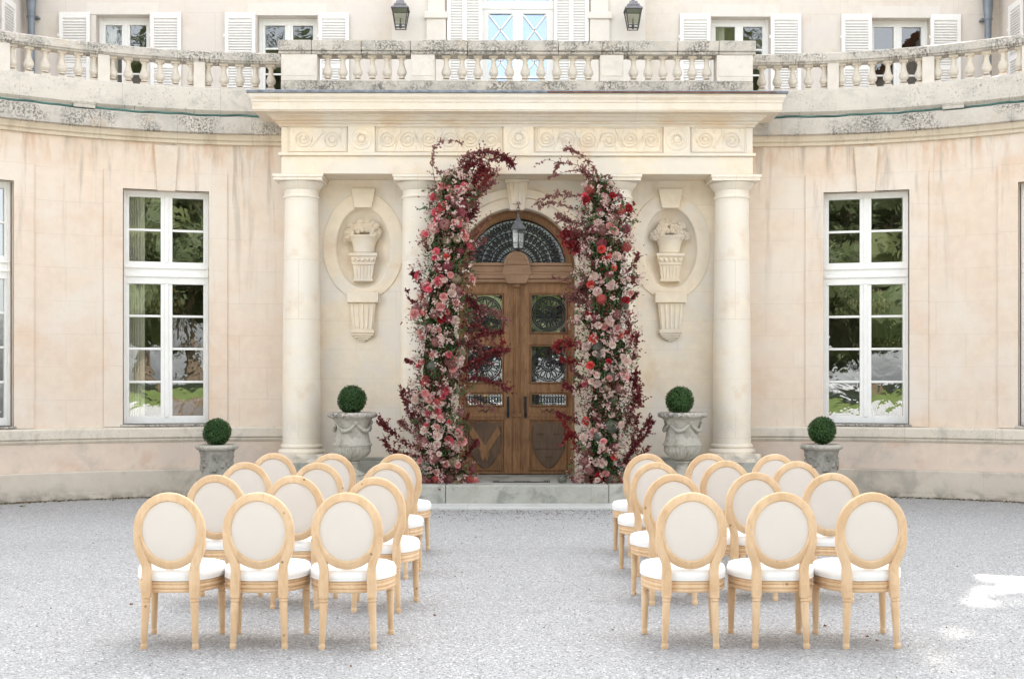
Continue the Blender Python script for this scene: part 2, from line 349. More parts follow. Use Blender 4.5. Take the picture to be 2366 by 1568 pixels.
# ------------------------------------------------------------------ ground
def gravel():
    t = NT('pale gravel'); co = t.n('TexCoord').outputs['Object']
    def cells(sc, seed=0):
        v = t.n('Mapping', {'Vector': co, 'Location': (seed, seed*2, 0)}).outputs[0]
        v = t.n('VectorMath', {0: v, 1: t.n('VectorMath', {0: t.n('TexNoise', {'Vector': v, 'Scale': 30.}).outputs['Color'], 3: .03}, operation='SCALE').outputs[0]}, operation='ADD').outputs[0]
        return t.n('TexVoronoi', {'Vector': v, 'Scale': sc, 'Randomness': 1.})
    v1 = cells(78); v2 = cells(190, 3)
    r = t.n('ValToRGB', {0: t.n('SeparateColor', {0: v1.outputs['Color']}).outputs[0]})
    e = r.color_ramp.elements
    for p, c in ((.0, (.26, .253, .243)), (.12, (.34, .334, .32)), (.5, (.415, .409, .395)), (.8, (.46, .453, .44)), (1., (.55, .543, .53))):
        k = e[0] if p == 0 else (e[1] if p == 1. else e.new(p)); k.color = (*c, 1)
    r2 = t.n('ValToRGB', {0: t.n('SeparateColor', {0: v2.outputs['Color']}).outputs[1]})
    r2.color_ramp.elements[0].color = (.30, .298, .292, 1); r2.color_ramp.elements[1].color = (.485, .487, .487, 1)
    c = t.mix(.45, r.outputs[0], r2.outputs[0])
    crev = t.mr(v1.outputs['Distance'], .5, .85, 0., .55); c = t.mix(crev, c, (.15, .145, .14))
    big = t.noise(co, .55, 5, .6, .3, vs=(.6, 1.5, 1)); c = t.mix(t.mr(big, .45, .72, 0., .22), c, (.30, .295, .28))
    mid = t.noise(co, 5, 5, .65); c = t.mix(t.mr(mid, .52, .74, 0., .3), c, (.25, .245, .235))
    spk = t.noise(co, 38, 4, .7, seed=5); c = t.mix(t.mr(spk, .58, .66, 0., .85), c, (.10, .09, .075))
    # grit and leaf litter gathered near the doorstep
    sep = t.n('SeparateXYZ', {0: co}); near = t.mr(sep.outputs[1], 12.3, 15.2, .0, 1.)
    lit = t.noise(co, 26, 6, .75, .3, seed=8); c = t.mix(t.mul(t.mr(lit, .54, .66), t.mul(near, .75)), c, (.13, .105, .075))
    h = t.add(t.mul(v1.outputs['Distance'], -1.), t.mul(v2.outputs['Distance'], -.5))
    return t.done(c, .9, t.bump(h, .7, .012, t.bump(mid, .4, .05)), .15)
M['gravel'] = gravel()
M['lawn'] = plain('lawn grass', (.10, .135, .04), .95, .1, var=.25, sc=2)
g = MB(); n = 60
vs = []; fs = []
xs = [-60+i*120/80 for i in range(81)]; ys = [-60+i*112/80 for i in range(81)]
for y in ys:
    for x in xs: vs.append((x, y, 0))
for j in range(80):
    for i in range(80): fs.append((j*81+i, j*81+i+1, (j+1)*81+i+1, (j+1)*81+i))
g.add(vs, fs); gr = g.build('ground', M['gravel']); tag(gr, 'pale grey gravel courtyard', 'gravel', kind='structure')
lw = MB(); lw.box(-40, 40, -40, -11, .0, .03); tag(lw.build('lawn', M['lawn']), 'green lawn across the drive', 'lawn', kind='structure')

# ------------------------------------------------------------------ the mansion
HOUSE = empty('mansion', (0, 0, 0))
tag(HOUSE, 'pale stone country mansion with curved wings, columned portico and balustraded terrace', 'mansion')
CX, CY, RW = 3.3, 10.6, 6.5          # wings: concave arcs of radius RW about (+-CX, CY)
def ap(s, th, r, z=0): return Vector((s*(CX+r*sin(th)), CY+r*cos(th), z))
D = R_
TE = D(60)
def arc_sweep(s, prof, t0, t1, n, closed=False):
    """prof: list of (radius, z)"""
    m = MB()
    loops = [[ap(s, t0+(t1-t0)*i/n, r, z) for r, z in prof] for i in range(n+1)]
    m.sweep(loops, closed); m.rows = (len(prof), n, t0, t1, prof); return m
def uv_arc(o, s):
    """uv = (arc length, height)"""
    me = o.data; uv = me.uv_layers.new(name='arc')
    for l in me.loops:
        p = me.vertices[l.vertex_index].co
        th = math.atan2(abs(p.x)-CX, p.y-CY); uv.data[l.index].uv = (s*(20+th*RW), p.z+(math.hypot(abs(p.x)-CX, p.y-CY)-RW)*.7)
    return o
WIN_T = [D(14.8), D(37.6)]; WH = .585; WA = math.asin(WH/RW); WZ0, WZ1 = 1.02, 4.32
def wing_wall(s):
    th = [0]; 
    for t in WIN_T: th += [t-WA, t+WA]
    th.append(TE)
    full = []
    for a, b in zip(th[:-1], th[1:]):
        k = max(1, int(round((b-a)/D(1.6))))
        full += [a+(b-a)*i/k for i in range(k)]
    full.append(TE)
    zs = [.78, WZ0, WZ1, 5.0]
    m = MB(); r1 = RW+.38
    def hole(a, z): return any(t-WA-1e-4 < a < t+WA+1e-4 for t in WIN_T) and WZ0 < z < WZ1
    for a, b in zip(full[:-1], full[1:]):
        for z0, z1 in zip(zs[:-1], zs[1:]):
            if not hole((a+b)/2, (z0+z1)/2):
                m.add([ap(s, a, RW, z0), ap(s, b, RW, z0), ap(s, b, RW, z1), ap(s, a, RW, z1)], [(0, 1, 2, 3)])
                m.add([ap(s, a, r1, z0), ap(s, b, r1, z0), ap(s, b, r1, z1), ap(s, a, r1, z1)], [(0, 3, 2, 1)])
    for t in WIN_T:
        for a in (t-WA, t+WA): m.add([ap(s, a, RW, WZ0), ap(s, a, r1, WZ0), ap(s, a, r1, WZ1), ap(s, a, RW, WZ1)], [(0, 1, 2, 3)])
        for z in (WZ0, WZ1): m.add([ap(s, t-WA, RW, z), ap(s, t+WA, RW, z), ap(s, t+WA, r1, z), ap(s, t-WA, r1, z)], [(0, 1, 2, 3)])
    me = bpy.data.meshes.new('wing_wall'); me.from_pydata(m.v, [], m.f)
    bm = bmesh.new(); bm.from_mesh(me); bmesh.ops.remove_doubles(bm, verts=bm.verts, dist=.0005); bm.to_mesh(me); bm.free()
    me.materials.append(M['wing']); o = obj('wing_wall', me, HOUSE); uv_arc(o, s)
    return o
def arc_part(name, s, prof, mat, t0=0, t1=TE, n=40, closed=True, parent=None):
    m = arc_sweep(s, prof, t0, t1, n, closed)
    if closed:
        k = len(prof); m.f.append(tuple(range(k))); m.f.append(tuple(n*k+i for i in range(k-1, -1, -1)))
    o = m.build(name, mat, parent or HOUSE, smooth=True, ang=30); uv_arc(o, s); return o
BAL_P = [(.052, 0), (.052, .045), (.046, .048), (.047, .058), (.036, .064), (.034, .072), (.044, .082), (.058, .098), (.067, .12), (.069, .142), (.065, .165), (.055, .19), (.045, .215), (.038, .245), (.034, .275), (.032, .305), (.032, .318), (.042, .323), (.043, .332), (.036, .338), (.036, .345), (.046, .358), (.052, .372), (.055, .375)]
def baluster_mesh(h):
    m = MB(); k = h/.42
    m.lathe([(r, .02+z*1.02*k) for r, z in BAL_P[2:]], 16)
    m.box(-.058, .058, -.058, .058, 0, .045*k); m.box(-.06, .06, -.06, .06, .385*k, h+.001)
    return m.mesh('baluster', M['baluster'], True, 62)
BM_W = baluster_mesh(.375); BM_P = baluster_mesh(.378)
for s in (-1, 1):
    wing_wall(s)
    arc_part('wall_plinth', s, [(RW-.10, -.05), (RW-.10, .37), (RW-.085, .385), (RW+.1, .385), (RW+.1, -.05)], M['plinth'])
    arc_part('lower_wall', s, [(RW-.03, .386), (RW-.03, .77), (RW+.1, .77), (RW+.1, .386)], M['wing_low'])
    arc_part('sill_course', s, [(RW-.04, .771), (RW-.06, .80), (RW-.055, .82), (RW-.085, .84), (RW-.085, .955), (RW-.07, .975), (RW+.001, .985), (RW+.1, .985), (RW+.1, .771)], M['sillc'])
    arc_part('eaves_moulding', s, [(RW-.002, 4.985), (RW-.05, 4.99), (RW-.055, 5.03), (RW-.10, 5.045), (RW-.115, 5.085), (RW-.145, 5.11), (RW+.1, 5.11), (RW+.1, 4.985)], M['mould_uv'])
    arc_part('weathered_cornice', s, [(RW-.15, 5.111), (RW-.20, 5.125), (RW-.205, 5.335), (RW-.19, 5.35), (RW-.10, 5.362), (RW+.1, 5.362), (RW+.1, 5.111)], M['weath_uv'])
    arc_part('parapet_band', s, [(RW-.07, 5.363), (RW-.07, 5.42), (RW-.11, 5.46), (RW-.13, 5.70), (RW-.13, 5.755), (RW-.10, 5.775), (RW+.45, 5.79), (RW+.45, 5.363)], M['weath_band'])
    # balustrade of the wing
    bl = empty('wing_balustrade', parent=HOUSE)
    arc_part('handrail', s, [(RW-.055, 6.155), (RW-.065, 6.175), (RW-.085, 6.185), (RW-.085, 6.285), (RW-.06, 6.305), (RW+.16, 6.305), (RW+.185, 6.285), (RW+.185, 6.185), (RW+.155, 6.155)], M['weath_uv'], parent=bl)
    rb = RW+.05; P = [D(10.8), D(22.2), D(33.6), D(45), D(56.4)]
    for i, p in enumerate(P):
        m = MB(); m.box(-.08, .08, -.1, .1, 5.78, 6.158)
        q = ap(s, p, rb); m.build('pedestal', M['pedestal'], bl, bevel=.006, loc=q, rz=-s*p)
        lo = P[i-1] if i else D(-.9)
        for k in range(0, 6):
            if i == 0 and k == 0: continue
            a0 = lo+(.118/rb); a1 = p-(.118/rb)
            a = a0+(a1-a0)*k/5
            obj('baluster', BM_W, bl, ap(s, a, rb, 5.782), -s*a)
    # terrace floor slab
# keystones and window surrounds of the wings
def arc_block(m, s, ta, tb, z0, z1, r0, r1, n=6):
    loops = [[ap(s, ta+(tb-ta)*i/n, r, z) for r, z in ((r0, z0), (r0, z1), (r1, z1), (r1, z0))] for i in range(n+1)]
    b = len(m.v); m.sweep(loops, True); m.f.append((b, b+1, b+2, b+3)); m.f.append((b+n*4+3, b+n*4+2, b+n*4+1, b+n*4))
M['surr'] = M['wing']
for s in (-1, 1):
    for t in WIN_T:
        m = MB(); OA = .839/RW; ra, rb2 = RW-.022, RW+.05
        arc_block(m, s, t-OA, t-WA, .99, 4.575, ra, rb2); arc_block(m, s, t+WA, t+OA, .99, 4.575, ra, rb2)
        arc_block(m, s, t-WA, t+WA, WZ1, 4.575, ra, rb2)
        o = m.build('window_surround', M['surr'], HOUSE); uv_arc(o, s)
        m = MB(); poly = [(-.125, WZ1-.015), (.125, WZ1-.015), (.165, 4.95), (-.165, 4.95)]
        m.prism(poly, -.055, .06); m.build('keystone', M['wing_key'] if 'wing_key' in M else M['wing'], HOUSE, bevel=.008, loc=ap(s, t, RW), rz=-s*t)
        m = MB(); m.box(-.62, .62, -.06, .2, .986, 1.02); m.build('window_sill', M['weath'], HOUSE, bevel=.006, loc=ap(s, t, RW), rz=-s*t)

def casement_window(parent, name, loc, rz, w, z0, z1, lights, zt, glassm, yf=.13, sides=(.075, .16), curtain=None, room=True):
    """lights: z spans of glass rows [(za,zb,bars)], white timber frame as deep boxes with glazing bars"""
    wd = empty(name, loc, rz, parent)
    hw = w/2; m = MB(); f0, f1 = yf, yf+.07
    s0, c0 = sides
    m.box(-hw, -hw+s0*.55, f0-.02, f1, z0, z1); m.box(hw-s0*.55, hw, f0-.02, f1, z0, z1)
    edges = [z0]+[v for L in lights for v in L[:2]]+[z1]
    for k in range(0, len(edges), 2):
        a, b = edges[k], edges[k+1]
        m.box(-hw+s0*.55, hw-s0*.55, f0-(.012 if 0 < k < len(edges)-2 else 0), f1, a, b)
    for za, zb, bars in lights:
        m.box(-hw+s0*.55, -hw+s0, f0+.005, f1, za, zb); m.box(hw-s0, hw-s0*.55, f0+.005, f1, za, zb)
        m.box(-c0/2, c0/2, f0+.002, f1, za, zb); m.box(-c0/6, c0/6, f0-.012, f0+.002, za-.02, zb+.02)
        for zb_ in bars:
            for x0, x1 in ((-hw+s0, -c0/2), (c0/2, hw-s0)): m.box(x0, x1, f0+.012, f1-.01, zb_-.016, zb_+.016)
    for z in zt: m.box(-hw+.01, hw-.01, f0-.035, f0, z-.018, z+.018)
    m.build('frame', M['white'], wd, bevel=.004)
    for za, zb, bars in lights:
        g = MB()
        ed = [za]+list(bars)+[zb]
        for a, b in zip(ed[:-1], ed[1:]):
            for x0, x1 in ((-hw+s0, -c0/2), (c0/2, hw-s0)):
                ty = random.uniform(-.006, .006); tz = random.uniform(-.008, .008); y = f0+.038
                g.add([(x0, y-ty, a), (x1, y+ty, a), (x1, y+ty+tz, b), (x0, y-ty+tz, b)], [(0, 1, 2, 3)])
        g.build('pane', glassm, wd)
    if curtain:
        for x0, x1 in curtain:
            c = MB(); nn = 24; y = f1+.06
            loops = [[(x0+(x1-x0)*i/nn, y+.018*sin(i*1.9)+.01*sin(i*4.1), z) for i in range(nn+1)] for z in (z0+.05, z1-.05)]
            c.sweep(loops); c.build('curtain', M['curtain'], wd, smooth=True)
    if room:
        r = MB(); a = hw+.6; y0, y1 = f1+.18, f1+3.2
        x0, x1, za, zb = -a, a, z0-.6, z1+.3
        r.add([(x0, y0, za), (x1, y0, za), (x1, y1, za), (x0, y1, za), (x0, y0, zb), (x1, y0, zb), (x1, y1, zb), (x0, y1, zb)],
              [(0, 1, 2, 3), (4, 7, 6, 5), (2, 6, 7, 3)[::-1], (0, 3, 7, 4), (1, 5, 6, 2)])
        r.build('room', M['room'], wd)
    return wd
for s in (-1, 1):
    for i, t in enumerate(WIN_T):
        cur = [(-.56, -.30)] if s < 0 else ([(.50, .56)] if i == 0 else None)
        casement_window(HOUSE, 'window', ap(s, t, RW), -s*t, 2*WH-.004, 1.022, 4.318, [(1.13, 3.005, (1.615, 2.085, 2.55)), (3.32, 4.235, (3.77,))], [3.12, 3.24], M['pane'], curtain=cur)

# ------------------------------------------------------------------ portico
YW, YE, WE = 17.05, 16.5, 3.27       # wall face, entablature face, half width
ZS = .273
arch = [(.837*cos(a), 3.26+.837*sin(a)) for a in [pi*i/40 for i in range(41)]]
NX = 2.195                           # niche centre distance
def nz(py): return fz(py, YW)
NCZ = (nz(480)+nz(666))/2; NB = (nz(480)-nz(666))/2; NA = .388; OA_, OB_ = .58, .765
door_hole = [(.837, ZS-.02)]+arch+[(-.837, ZS-.02)]
holes = [door_hole]+[ell(s*NX, NCZ, NA, NB) for s in (-1, 1)]
pw = obj('portico_wall', plate_mesh('portico_wall', rect(-3.32, 3.32, .0, 5.12), holes, YW, YW+.3, M['portico']), HOUSE)
# plinth course behind columns
m = MB()
for s in (-1, 1):
    m = MB(); m.box(*sorted((s*.95, s*3.31)), 16.93, 17.049, .0, .50); m.box(*sorted((s*.95, s*3.3)), 16.945, 17.049, .50, .54)
    m.build('portico_plinth', M['step'], HOUSE, bevel=.008)
m = MB()
def colm(x):
    c = MB(); yb = 16.83
    prof = [(.33, .61), (.335, .64), (.31, .67), (.285, .685), (.30, .71), (.29, .735), (.27, .745), (.267, .80), (.268, 1.4), (.262, 2.2), (.252, 3.0), (.24, 3.8), (.236, 4.185), (.25, 4.19), (.255, 4.21), (.25, 4.225), (.237, 4.23), (.236, 4.30), (.25, 4.31), (.265, 4.33), (.30, 4.375), (.318, 4.405), (.30, 4.41)]
    c.lathe(prof, 40); c.box(-.335, .335, -.33, .215, 4.41, 4.455); c.box(-.35, .35, -.345, .215, 4.455, 4.492)
    c.box(-.34, .34, -.34, .215, .50, .61)
    col_ = c.build('column', M['portico_col'], HOUSE, smooth=True, ang=30, loc=(x, yb, 0))
    p = MB(); p.box(x-.36, x+.36, 16.46, 16.929, .0 if abs(x) > 2 else ZS+.001, .499); p.build('column_pedestal', M['step'], HOUSE, bevel=.01)
M['portico_col'] = stone('column limestone', LIME, [((.80, .74, .65), 1.3, .38, .6, .9), ((.66, .47, .31), 2.0, .54, .74, .5), ((.50, .48, .43), 2., .5, .68, .6, (1, 1, .5), (1.5, .5)), ((.32, .31, .27), 3.5, .42, .62, .7, (1, 1, 1), (.82, .55))], lichen=(60, .12, .35), joints=(99., .83, .4))
for x in (-3.04, -1.38, 1.38, 3.04): colm(x)
# entablature: architrave + frieze block, cornice swept round three sides
m = MB(); m.box(-WE, WE, YE, 17.4, 4.493, 4.74)
m.box(-WE-.035, WE+.035, YE-.035, 17.39, 4.74, 4.785); m.box(-WE+.0, WE, YE+.012, 17.38, 4.785, 5.16)
m.build('architrave', M['portico_carved'], HOUSE, bevel=.006)
def ring3(p, z, yb=17.45): return [(-WE-p, yb, z), (-WE-p, YE-p, z), (WE+p, YE-p, z), (WE+p, yb, z)]
prof = [(.0, 5.14), (.02, 5.145), (.03, 5.175), (.055, 5.185), (.06, 5.205), (.10, 5.22), (.125, 5.255), (.15, 5.262), (.16, 5.285), (.315, 5.29), (.318, 5.305), (.33, 5.31), (.33, 5.405), (.34, 5.41), (.345, 5.44), (.37, 5.475), (.375, 5.52), (.36, 5.525), (-.5, 5.53)]
m = MB(); m.sweep([ring3(p, z) for p, z in prof]); m.build('portico_cornice', M['cornice'], HOUSE)
m = MB(); m.sweep([ring3(p, z) for p, z in ((.2, 5.526), (.395, 5.524), (.40, 5.55), (.385, 5.562), (.2, 5.57))]); m.build('flashing', M['lead'], HOUSE)
m = MB(); m.box(.4, 3.5, YE-.405, YE-.399, 5.525, 5.545); m.build('rusted_flashing', M['rust'], HOUSE)
# carved frieze: medallions and running scrolls
def raised(pts, r, mb, y): mb.tube([(x, y, z) for x, z in pts], r, 6)
def scroll(mb, cx, cz, R, flip, mir, y):
    pts = []
    for i in range(44):
        t = i/43; a = -.2+t*2.3*2*pi; r = R*(1-t*.88)
        pts.append((cx+mir*r*cos(a), cz+flip*r*sin(a)))
    k = len(pts); raised(pts, [(.0085 if i < 36 else .012) for i in range(k)], mb, y)
    mb.lathe([(.0, 0), (.022, .004), (.026, .014), (.0, .024)], 10, Matrix.Translation((cx, y+.012, cz)) @ Matrix.Rotation(pi/2, 4, 'X'))
FZ = 4.972; yf = YE+.004
med = [fx(835, YE), fx(1198, YE), fx(1563, YE)]
for i, x in enumerate(med):
    h = .185; zc = FZ+(.02 if i == 1 else 0); k = 1.12 if i == 1 else 1.
    mm = obj('frieze_medallion', plate_mesh('frieze_medallion', rect(x-h*k, x+h*k, zc-h*k, zc+h*k), [], YE-.018, YE+.02, M['portico_carved'], .004), HOUSE)
    r = MB(); T = Matrix.Translation((x, YE-.018, zc)) @ Matrix.Diagonal((1, .6, 1, 1)) @ Matrix.Rotation(pi/2, 4, 'X')
    r.lathe([(.155, .0), (.15, .016), (.135, .018), (.128, .006), (.115, .006), (.10, .02), (.085, .02), (.07, .006)], 36, T, cap=False)
    for j in range(16):
        a = j*pi/8; r.lathe([(0, .0), (.016, .006), (.018, .014), (0, .026)], 8, Matrix.Translation((x+.078*cos(a), YE-.02, zc+.078*sin(a))) @ Matrix.Rotation(pi/2, 4, 'X'))
    r.lathe([(.045, .0), (.045, .015), (.03, .028), (0, .034)], 16, T)
    r.build('rosette', M['portico_carved'], mm, smooth=True)
spans = [(-WE+.10, med[0]-.21, 2), (med[0]+.21, med[1]-.24, 6), (med[1]+.24, med[2]-.21, 6), (med[2]+.21, WE-.10, 2)]
for a, b, n in spans:
    fr = MB(); zl, zh = FZ-.165, FZ+.165
    for q in (([(a, zl), (b, zl)]), ([(a, zh), (b, zh)]), ([(a, zl), (a, zh)]), ([(b, zl), (b, zh)])):
        fr.tube([(q[0][0], yf, q[0][1]), (q[1][0], yf, q[1][1])], .009, 6)
    st = (b-a)/n
    for i in range(n):
        cx = a+st*(i+.5); fl = 1 if i % 2 else -1; mir = 1 if (a+b)/2 < 0 else -1
        scroll(fr, cx, FZ-fl*.01, min(.125, st*.42), fl, mir, yf)
        if i < n-1:
            x0 = cx+.1; x1 = cx+st-.1
            raised([(x0+(x1-x0)*k/8, FZ+fl*(.10-.2*(k/8)**2*(3-2*k/8))) for k in range(9)], .008, fr, yf)
        for kx, kz in ((.33, .12), (-.3, -.12), (.36, -.1), (-.36, .11)):   # acanthus buds filling the corners
            fr.lathe([(.0, -.01), (.028, .0), (.03, .008), (0, .018)], 8, Matrix.Translation((cx+kx*st, yf+.012, FZ+kz*1.05)) @ Matrix.Rotation(pi/2, 4, 'X') @ Matrix.Rotation(kx*5, 4, 'Z') @ Matrix.Diagonal((1.6, .6, 1, 1)))
    fr.build('frieze_scroll', M['portico_carved'], HOUSE, smooth=True)
# portico balustrade
bl = empty('portico_balustrade', parent=HOUSE)
yb = YE+.12
m = MB(); m.box(-3.27, 3.27, YE-.02, YE+.30, 5.57, 5.765); m.box(-3.27, 3.27, YE-.005, YE+.28, 5.765, 5.782)
for s in (-1, 1): m.box(*sorted((s*3.0, s*3.275)), YE+.30, 17.25, 5.571, 5.766)
m.build('base_course', M['weath_j'] if 'weath_j' in M else M['weath'], bl, bevel=.012, seg=2)
m = MB(); cuts = [650, 720, 835, 948, 1080, 1190, 1290, 1390, 1450, 1565, 1660, 1736]
xs = [fx(c, YE) for c in cuts]; xs[0] = -3.31; xs[-1] = 3.31
random.seed(5)
for a, b in zip(xs[:-1], xs[1:]):
    j = random.uniform(-.007, .007)
    m.box(a+.002, b-.002, YE-.04+j, YE+.30+j, 6.19, 6.335+j); m.box(a+.002, b-.002, YE-.015, YE+.27, 6.147, 6.19)
for s in (-1, 1): m.box(*sorted((s*2.98, s*3.31)), YE+.31, 17.3, 6.19, 6.33); m.box(*sorted((s*3.0, s*3.29)), YE+.30, 17.28, 6.147, 6.19)
m.build('handrail', M['weath'], bl, bevel=.014, seg=2)
for a, b in ((648, 732), (949, 1004), (1386, 1440), (1656, 1736)):
    x0, x1 = fx(a, YE), fx(b, YE)
    if a == 648: x0 = -3.27
    if b == 1736: x1 = 3.27
    m = MB(); m.box(x0, x1, YE-.0, YE+.27, 5.783, 6.146); m.box(x0+.015, x1-.015, YE-.006, YE, 5.85, 6.08); m.build('pedestal', M['pedestal'], bl, bevel=.006)
for s in (-1, 1):
    m = MB(); m.box(*sorted((s*3.0, s*3.265)), YE+.27, 17.25, 5.783, 6.146); m.build('pedestal', M['pedestal'], bl, bevel=.006)
for px in [757, 792, 826, 860, 894, 928]+[1031+36.4*i for i in range(10)]+[1463+33.8*i for i in range(6)]:
    obj('baluster', BM_P, bl, (fx(px, yb), yb, 5.776))
# half balusters against the pedestals are hidden in the joints of the rail

# niches
for s in (-1, 1):
    x = s*NX
    nch = empty('oval_niche', parent=HOUSE)
    b = MB(); loops = []
    for k in range(11):
        q = k/10; a = q*pi/2
        loops.append([(x+NA*cos(a)*cos(t), YW+.001+.17*sin(a), NCZ+NB*cos(a)*sin(t)) for t in [2*pi*i/48 for i in range(48)]])
    b.sweep(loops, True); b.build('hollow', M['portico_carved'], nch, smooth=True)
    obj('oval_frame', plate_mesh('oval_frame', ell(x, NCZ+.02, OA_, OB_, 64), [ell(x, NCZ, NA+.008, NB+.008)], YW-.015, YW+.01, M['portico_carved'], .005), nch)
    m = MB(); m.prism([(x-.125, NCZ+NB-.01), (x+.125, NCZ+NB-.01), (x+.175, nz(437)), (x-.175, nz(437))], YW-.062, YW+.02); m.build('keystone', M['portico_carved'], nch, bevel=.006)
    # console under the niche
    m = MB(); z1 = nz(672); z0 = nz(700)
    m.box(x-.225, x+.225, YW-.11, YW+.01, z0, z1-.03); m.prism([(x-.19, z1-.03), (x+.19, z1-.03), (x+.16, z1), (x-.16, z1)], YW-.09, YW+.01)
    zb = nz(762)
    P0 = [(x-.185, z0), (x+.185, z0), (x+.145, zb), (x-.145, zb)][::-1]; m.prism(P0, YW-.07, YW+.01)
    for j in range(5):
        q = (j-2)/2; m.tube([(x+q*.15, YW-.068, z0-.02), (x+q*.12, YW-.068, zb+.02)], .017, 8)
    m.box(x-.165, x+.165, YW-.085, YW+.01, zb-.05, zb)
    for k, (w, h) in enumerate(((.15, .035), (.12, .03), (.08, .028), (.04, .022))):
        m.box(x-w, x+w, YW-.07+k*.012, YW+.01, zb-.05-sum((.035, .03, .028, .022)[:k+1]), zb-.05-sum((.035, .03, .028, .022)[:k]))
    m.build('console', M['portico_carved'], nch, bevel=.006)
    # carved vase of flowers on its pedestal, standing proud in the hollow
    ped = MB(); yv = YW+.06
    zt, zm, zp = nz(585), nz(612), nz(650)
    ped.box(x-.20, x+.20, yv-.11, yv+.09, zt-.045, zt); ped.prism([(x-.155, zm), (x+.155, zm), (x+.19, zt-.045), (x-.19, zt-.045)], yv-.09, yv+.09)
    for j in range(5): ped.lathe([(0, -.03), (.022, -.02), (.026, 0), (.02, .02), (0, .03)], 8, Matrix.Translation((x+(j-2)*.068, yv-.095, (zm+zt-.045)/2+.01)))
    ped.prism([(x-.125, zp+.03), (x+.125, zp+.03), (x+.15, zm), (x-.15, zm)], yv-.075, yv+.09)
    for j in range(5): ped.tube([(x+(j-2)*.05, yv-.075, zm-.01), (x+(j-2)*.045, yv-.075, zp+.04)], .011, 6)
    ped.box(x-.145, x+.145, yv-.09, yv+.09, zp, zp+.032); ped.build('carved_pedestal', M['portico_carved'], nch, bevel=.004)
    v = MB(); v.lathe([(.13, 0), (.155, .02), (.15, .04), (.158, .10), (.18, .17), (.225, .225), (.245, .24), (.23, .255)], 24, Matrix.Translation((x, yv, zt)) @ Matrix.Diagonal((1, .6, 1, 1)))
    random.seed(11+s)
    for j in range(96):
        a = random.uniform(0, pi); r = random.uniform(.2, 1)**.6
        fxx = x+.275*r*cos(a); fzz = zt+.225+.235*r*abs(sin(a))**.8; q = random.uniform(.024, .040)
        if r > .75 and abs(cos(a)) > .8: fzz -= .035
        T = Matrix.Translation((fxx, yv-.03-.10*(1-r)+random.uniform(-.02, .02), fzz)) @ Matrix.Rotation(pi/2, 4, 'X') @ Matrix.Rotation(random.uniform(0, 6), 4, 'Z')
        v.lathe([(q*1.05, -.01), (q, q*.3), (q*.72, q*.55), (q*.62, q*.35), (q*.45, q*.75), (q*.2, q*.5), (0, q*.65)], 7, T)
    v.build('carved_vase', M['portico_carved'], nch, smooth=True, ang=40)

# arch: archivolt, imposts, keystone
def arcring(r0, r1, a0=0, a1=pi, n=48, cz=3.26): return [(r1*cos(a0+(a1-a0)*i/n), cz+r1*sin(a0+(a1-a0)*i/n)) for i in range(n+1)]+[(r0*cos(a0+(a1-a0)*i/n), cz+r0*sin(a0+(a1-a0)*i/n)) for i in range(n, -1, -1)]
av = obj('archivolt', plate_mesh('archivolt', arcring(.84, 1.10), [], YW-.035, YW+.01, M['portico_carved'], .005), HOUSE)
obj('archivolt_band', plate_mesh('archivolt_band', arcring(.99, 1.115), [], YW-.062, YW-.034, M['portico_carved'], .008), av)
m = MB(); m.prism([(-.10, 4.09), (.10, 4.09), (.165, 4.49), (-.165, 4.49)], YW-.12, YW+.01); m.prism([(-.07, 4.14), (.07, 4.14), (.12, 4.45), (-.12, 4.45)], YW-.16, YW-.12)
m.box(-.105, .105, YW-.14, YW, 4.055, 4.09); m.box(-.17, .17, YW-.17, YW, 4.45, 4.49)
m.tube([(-.03, YW-.165, 4.16), (-.045, YW-.165, 4.44)], .014, 6); m.tube([(.03, YW-.165, 4.16), (.045, YW-.165, 4.44)], .014, 6)
m.build('door_keystone', M['portico_carved'], HOUSE, bevel=.005)
for s in (-1, 1):
    m = MB(); m.box(*sorted((s*.84, s*1.14)), YW-.07, YW+.01, 3.18, 3.258); m.box(*sorted((s*.84, s*1.12)), YW-.045, YW+.01, 3.11, 3.18); m.box(*sorted((s*.84, s*1.08)), YW-.025, YW+.01, .5, 3.11)
    m.build('door_jamb', M['portico_carved'], HOUSE, bevel=.006)

# ------------------------------------------------------------------ front door
DR = empty('front_door', parent=HOUSE); YD = 17.22
def dz(py): return fz(py, YD+.04)
def dpart(name, mb, mat, bev=.004, parent=None): return mb.build(name, mat, parent or DR, bevel=bev)
fr_out = [(.836, ZS)]+[(.836*cos(a), 3.26+.836*sin(a)) for a in [pi*i/40 for i in range(41)]]+[(-.836, ZS)]
GR = .715; GZ = 3.335   # fanlight radius and base
gl_a = math.asin((GZ-3.26)/GR)
fan = [(GR*cos(gl_a+(pi-2*gl_a)*i/40), 3.26+GR*sin(gl_a+(pi-2*gl_a)*i/40)) for i in range(41)]
inner = [(.745, ZS), (.745, 3.05), (-.745, 3.05), (-.745, ZS)]
me = plate_mesh('door_frame', [(.836, ZS), *fr_out[1:-1], (-.836, ZS), (-.775, ZS), (-.775, 3.04), (.775, 3.04), (.775, ZS)], [fan], YD, YD+.08, M['oak'], .004)
obj('door_frame', me, DR)
rg = arcring(.735, .80, gl_a, pi-gl_a); obj('door_frame', plate_mesh('door_frame_bead', rg, [], YD-.022, YD+.001, M['oak'], .006), DR)
tm = MB()
for z0, z1, y in ((3.05, 3.10, -.03), (3.10, 3.16, -.055), (3.16, 3.20, -.035), (3.20, 3.29, -.012), (3.29, 3.335, -.03)): tm.box(-.80, .80, YD+y, YD+.06, z0, z1)
dpart('transom', tm, M['oak_pale'], .008)
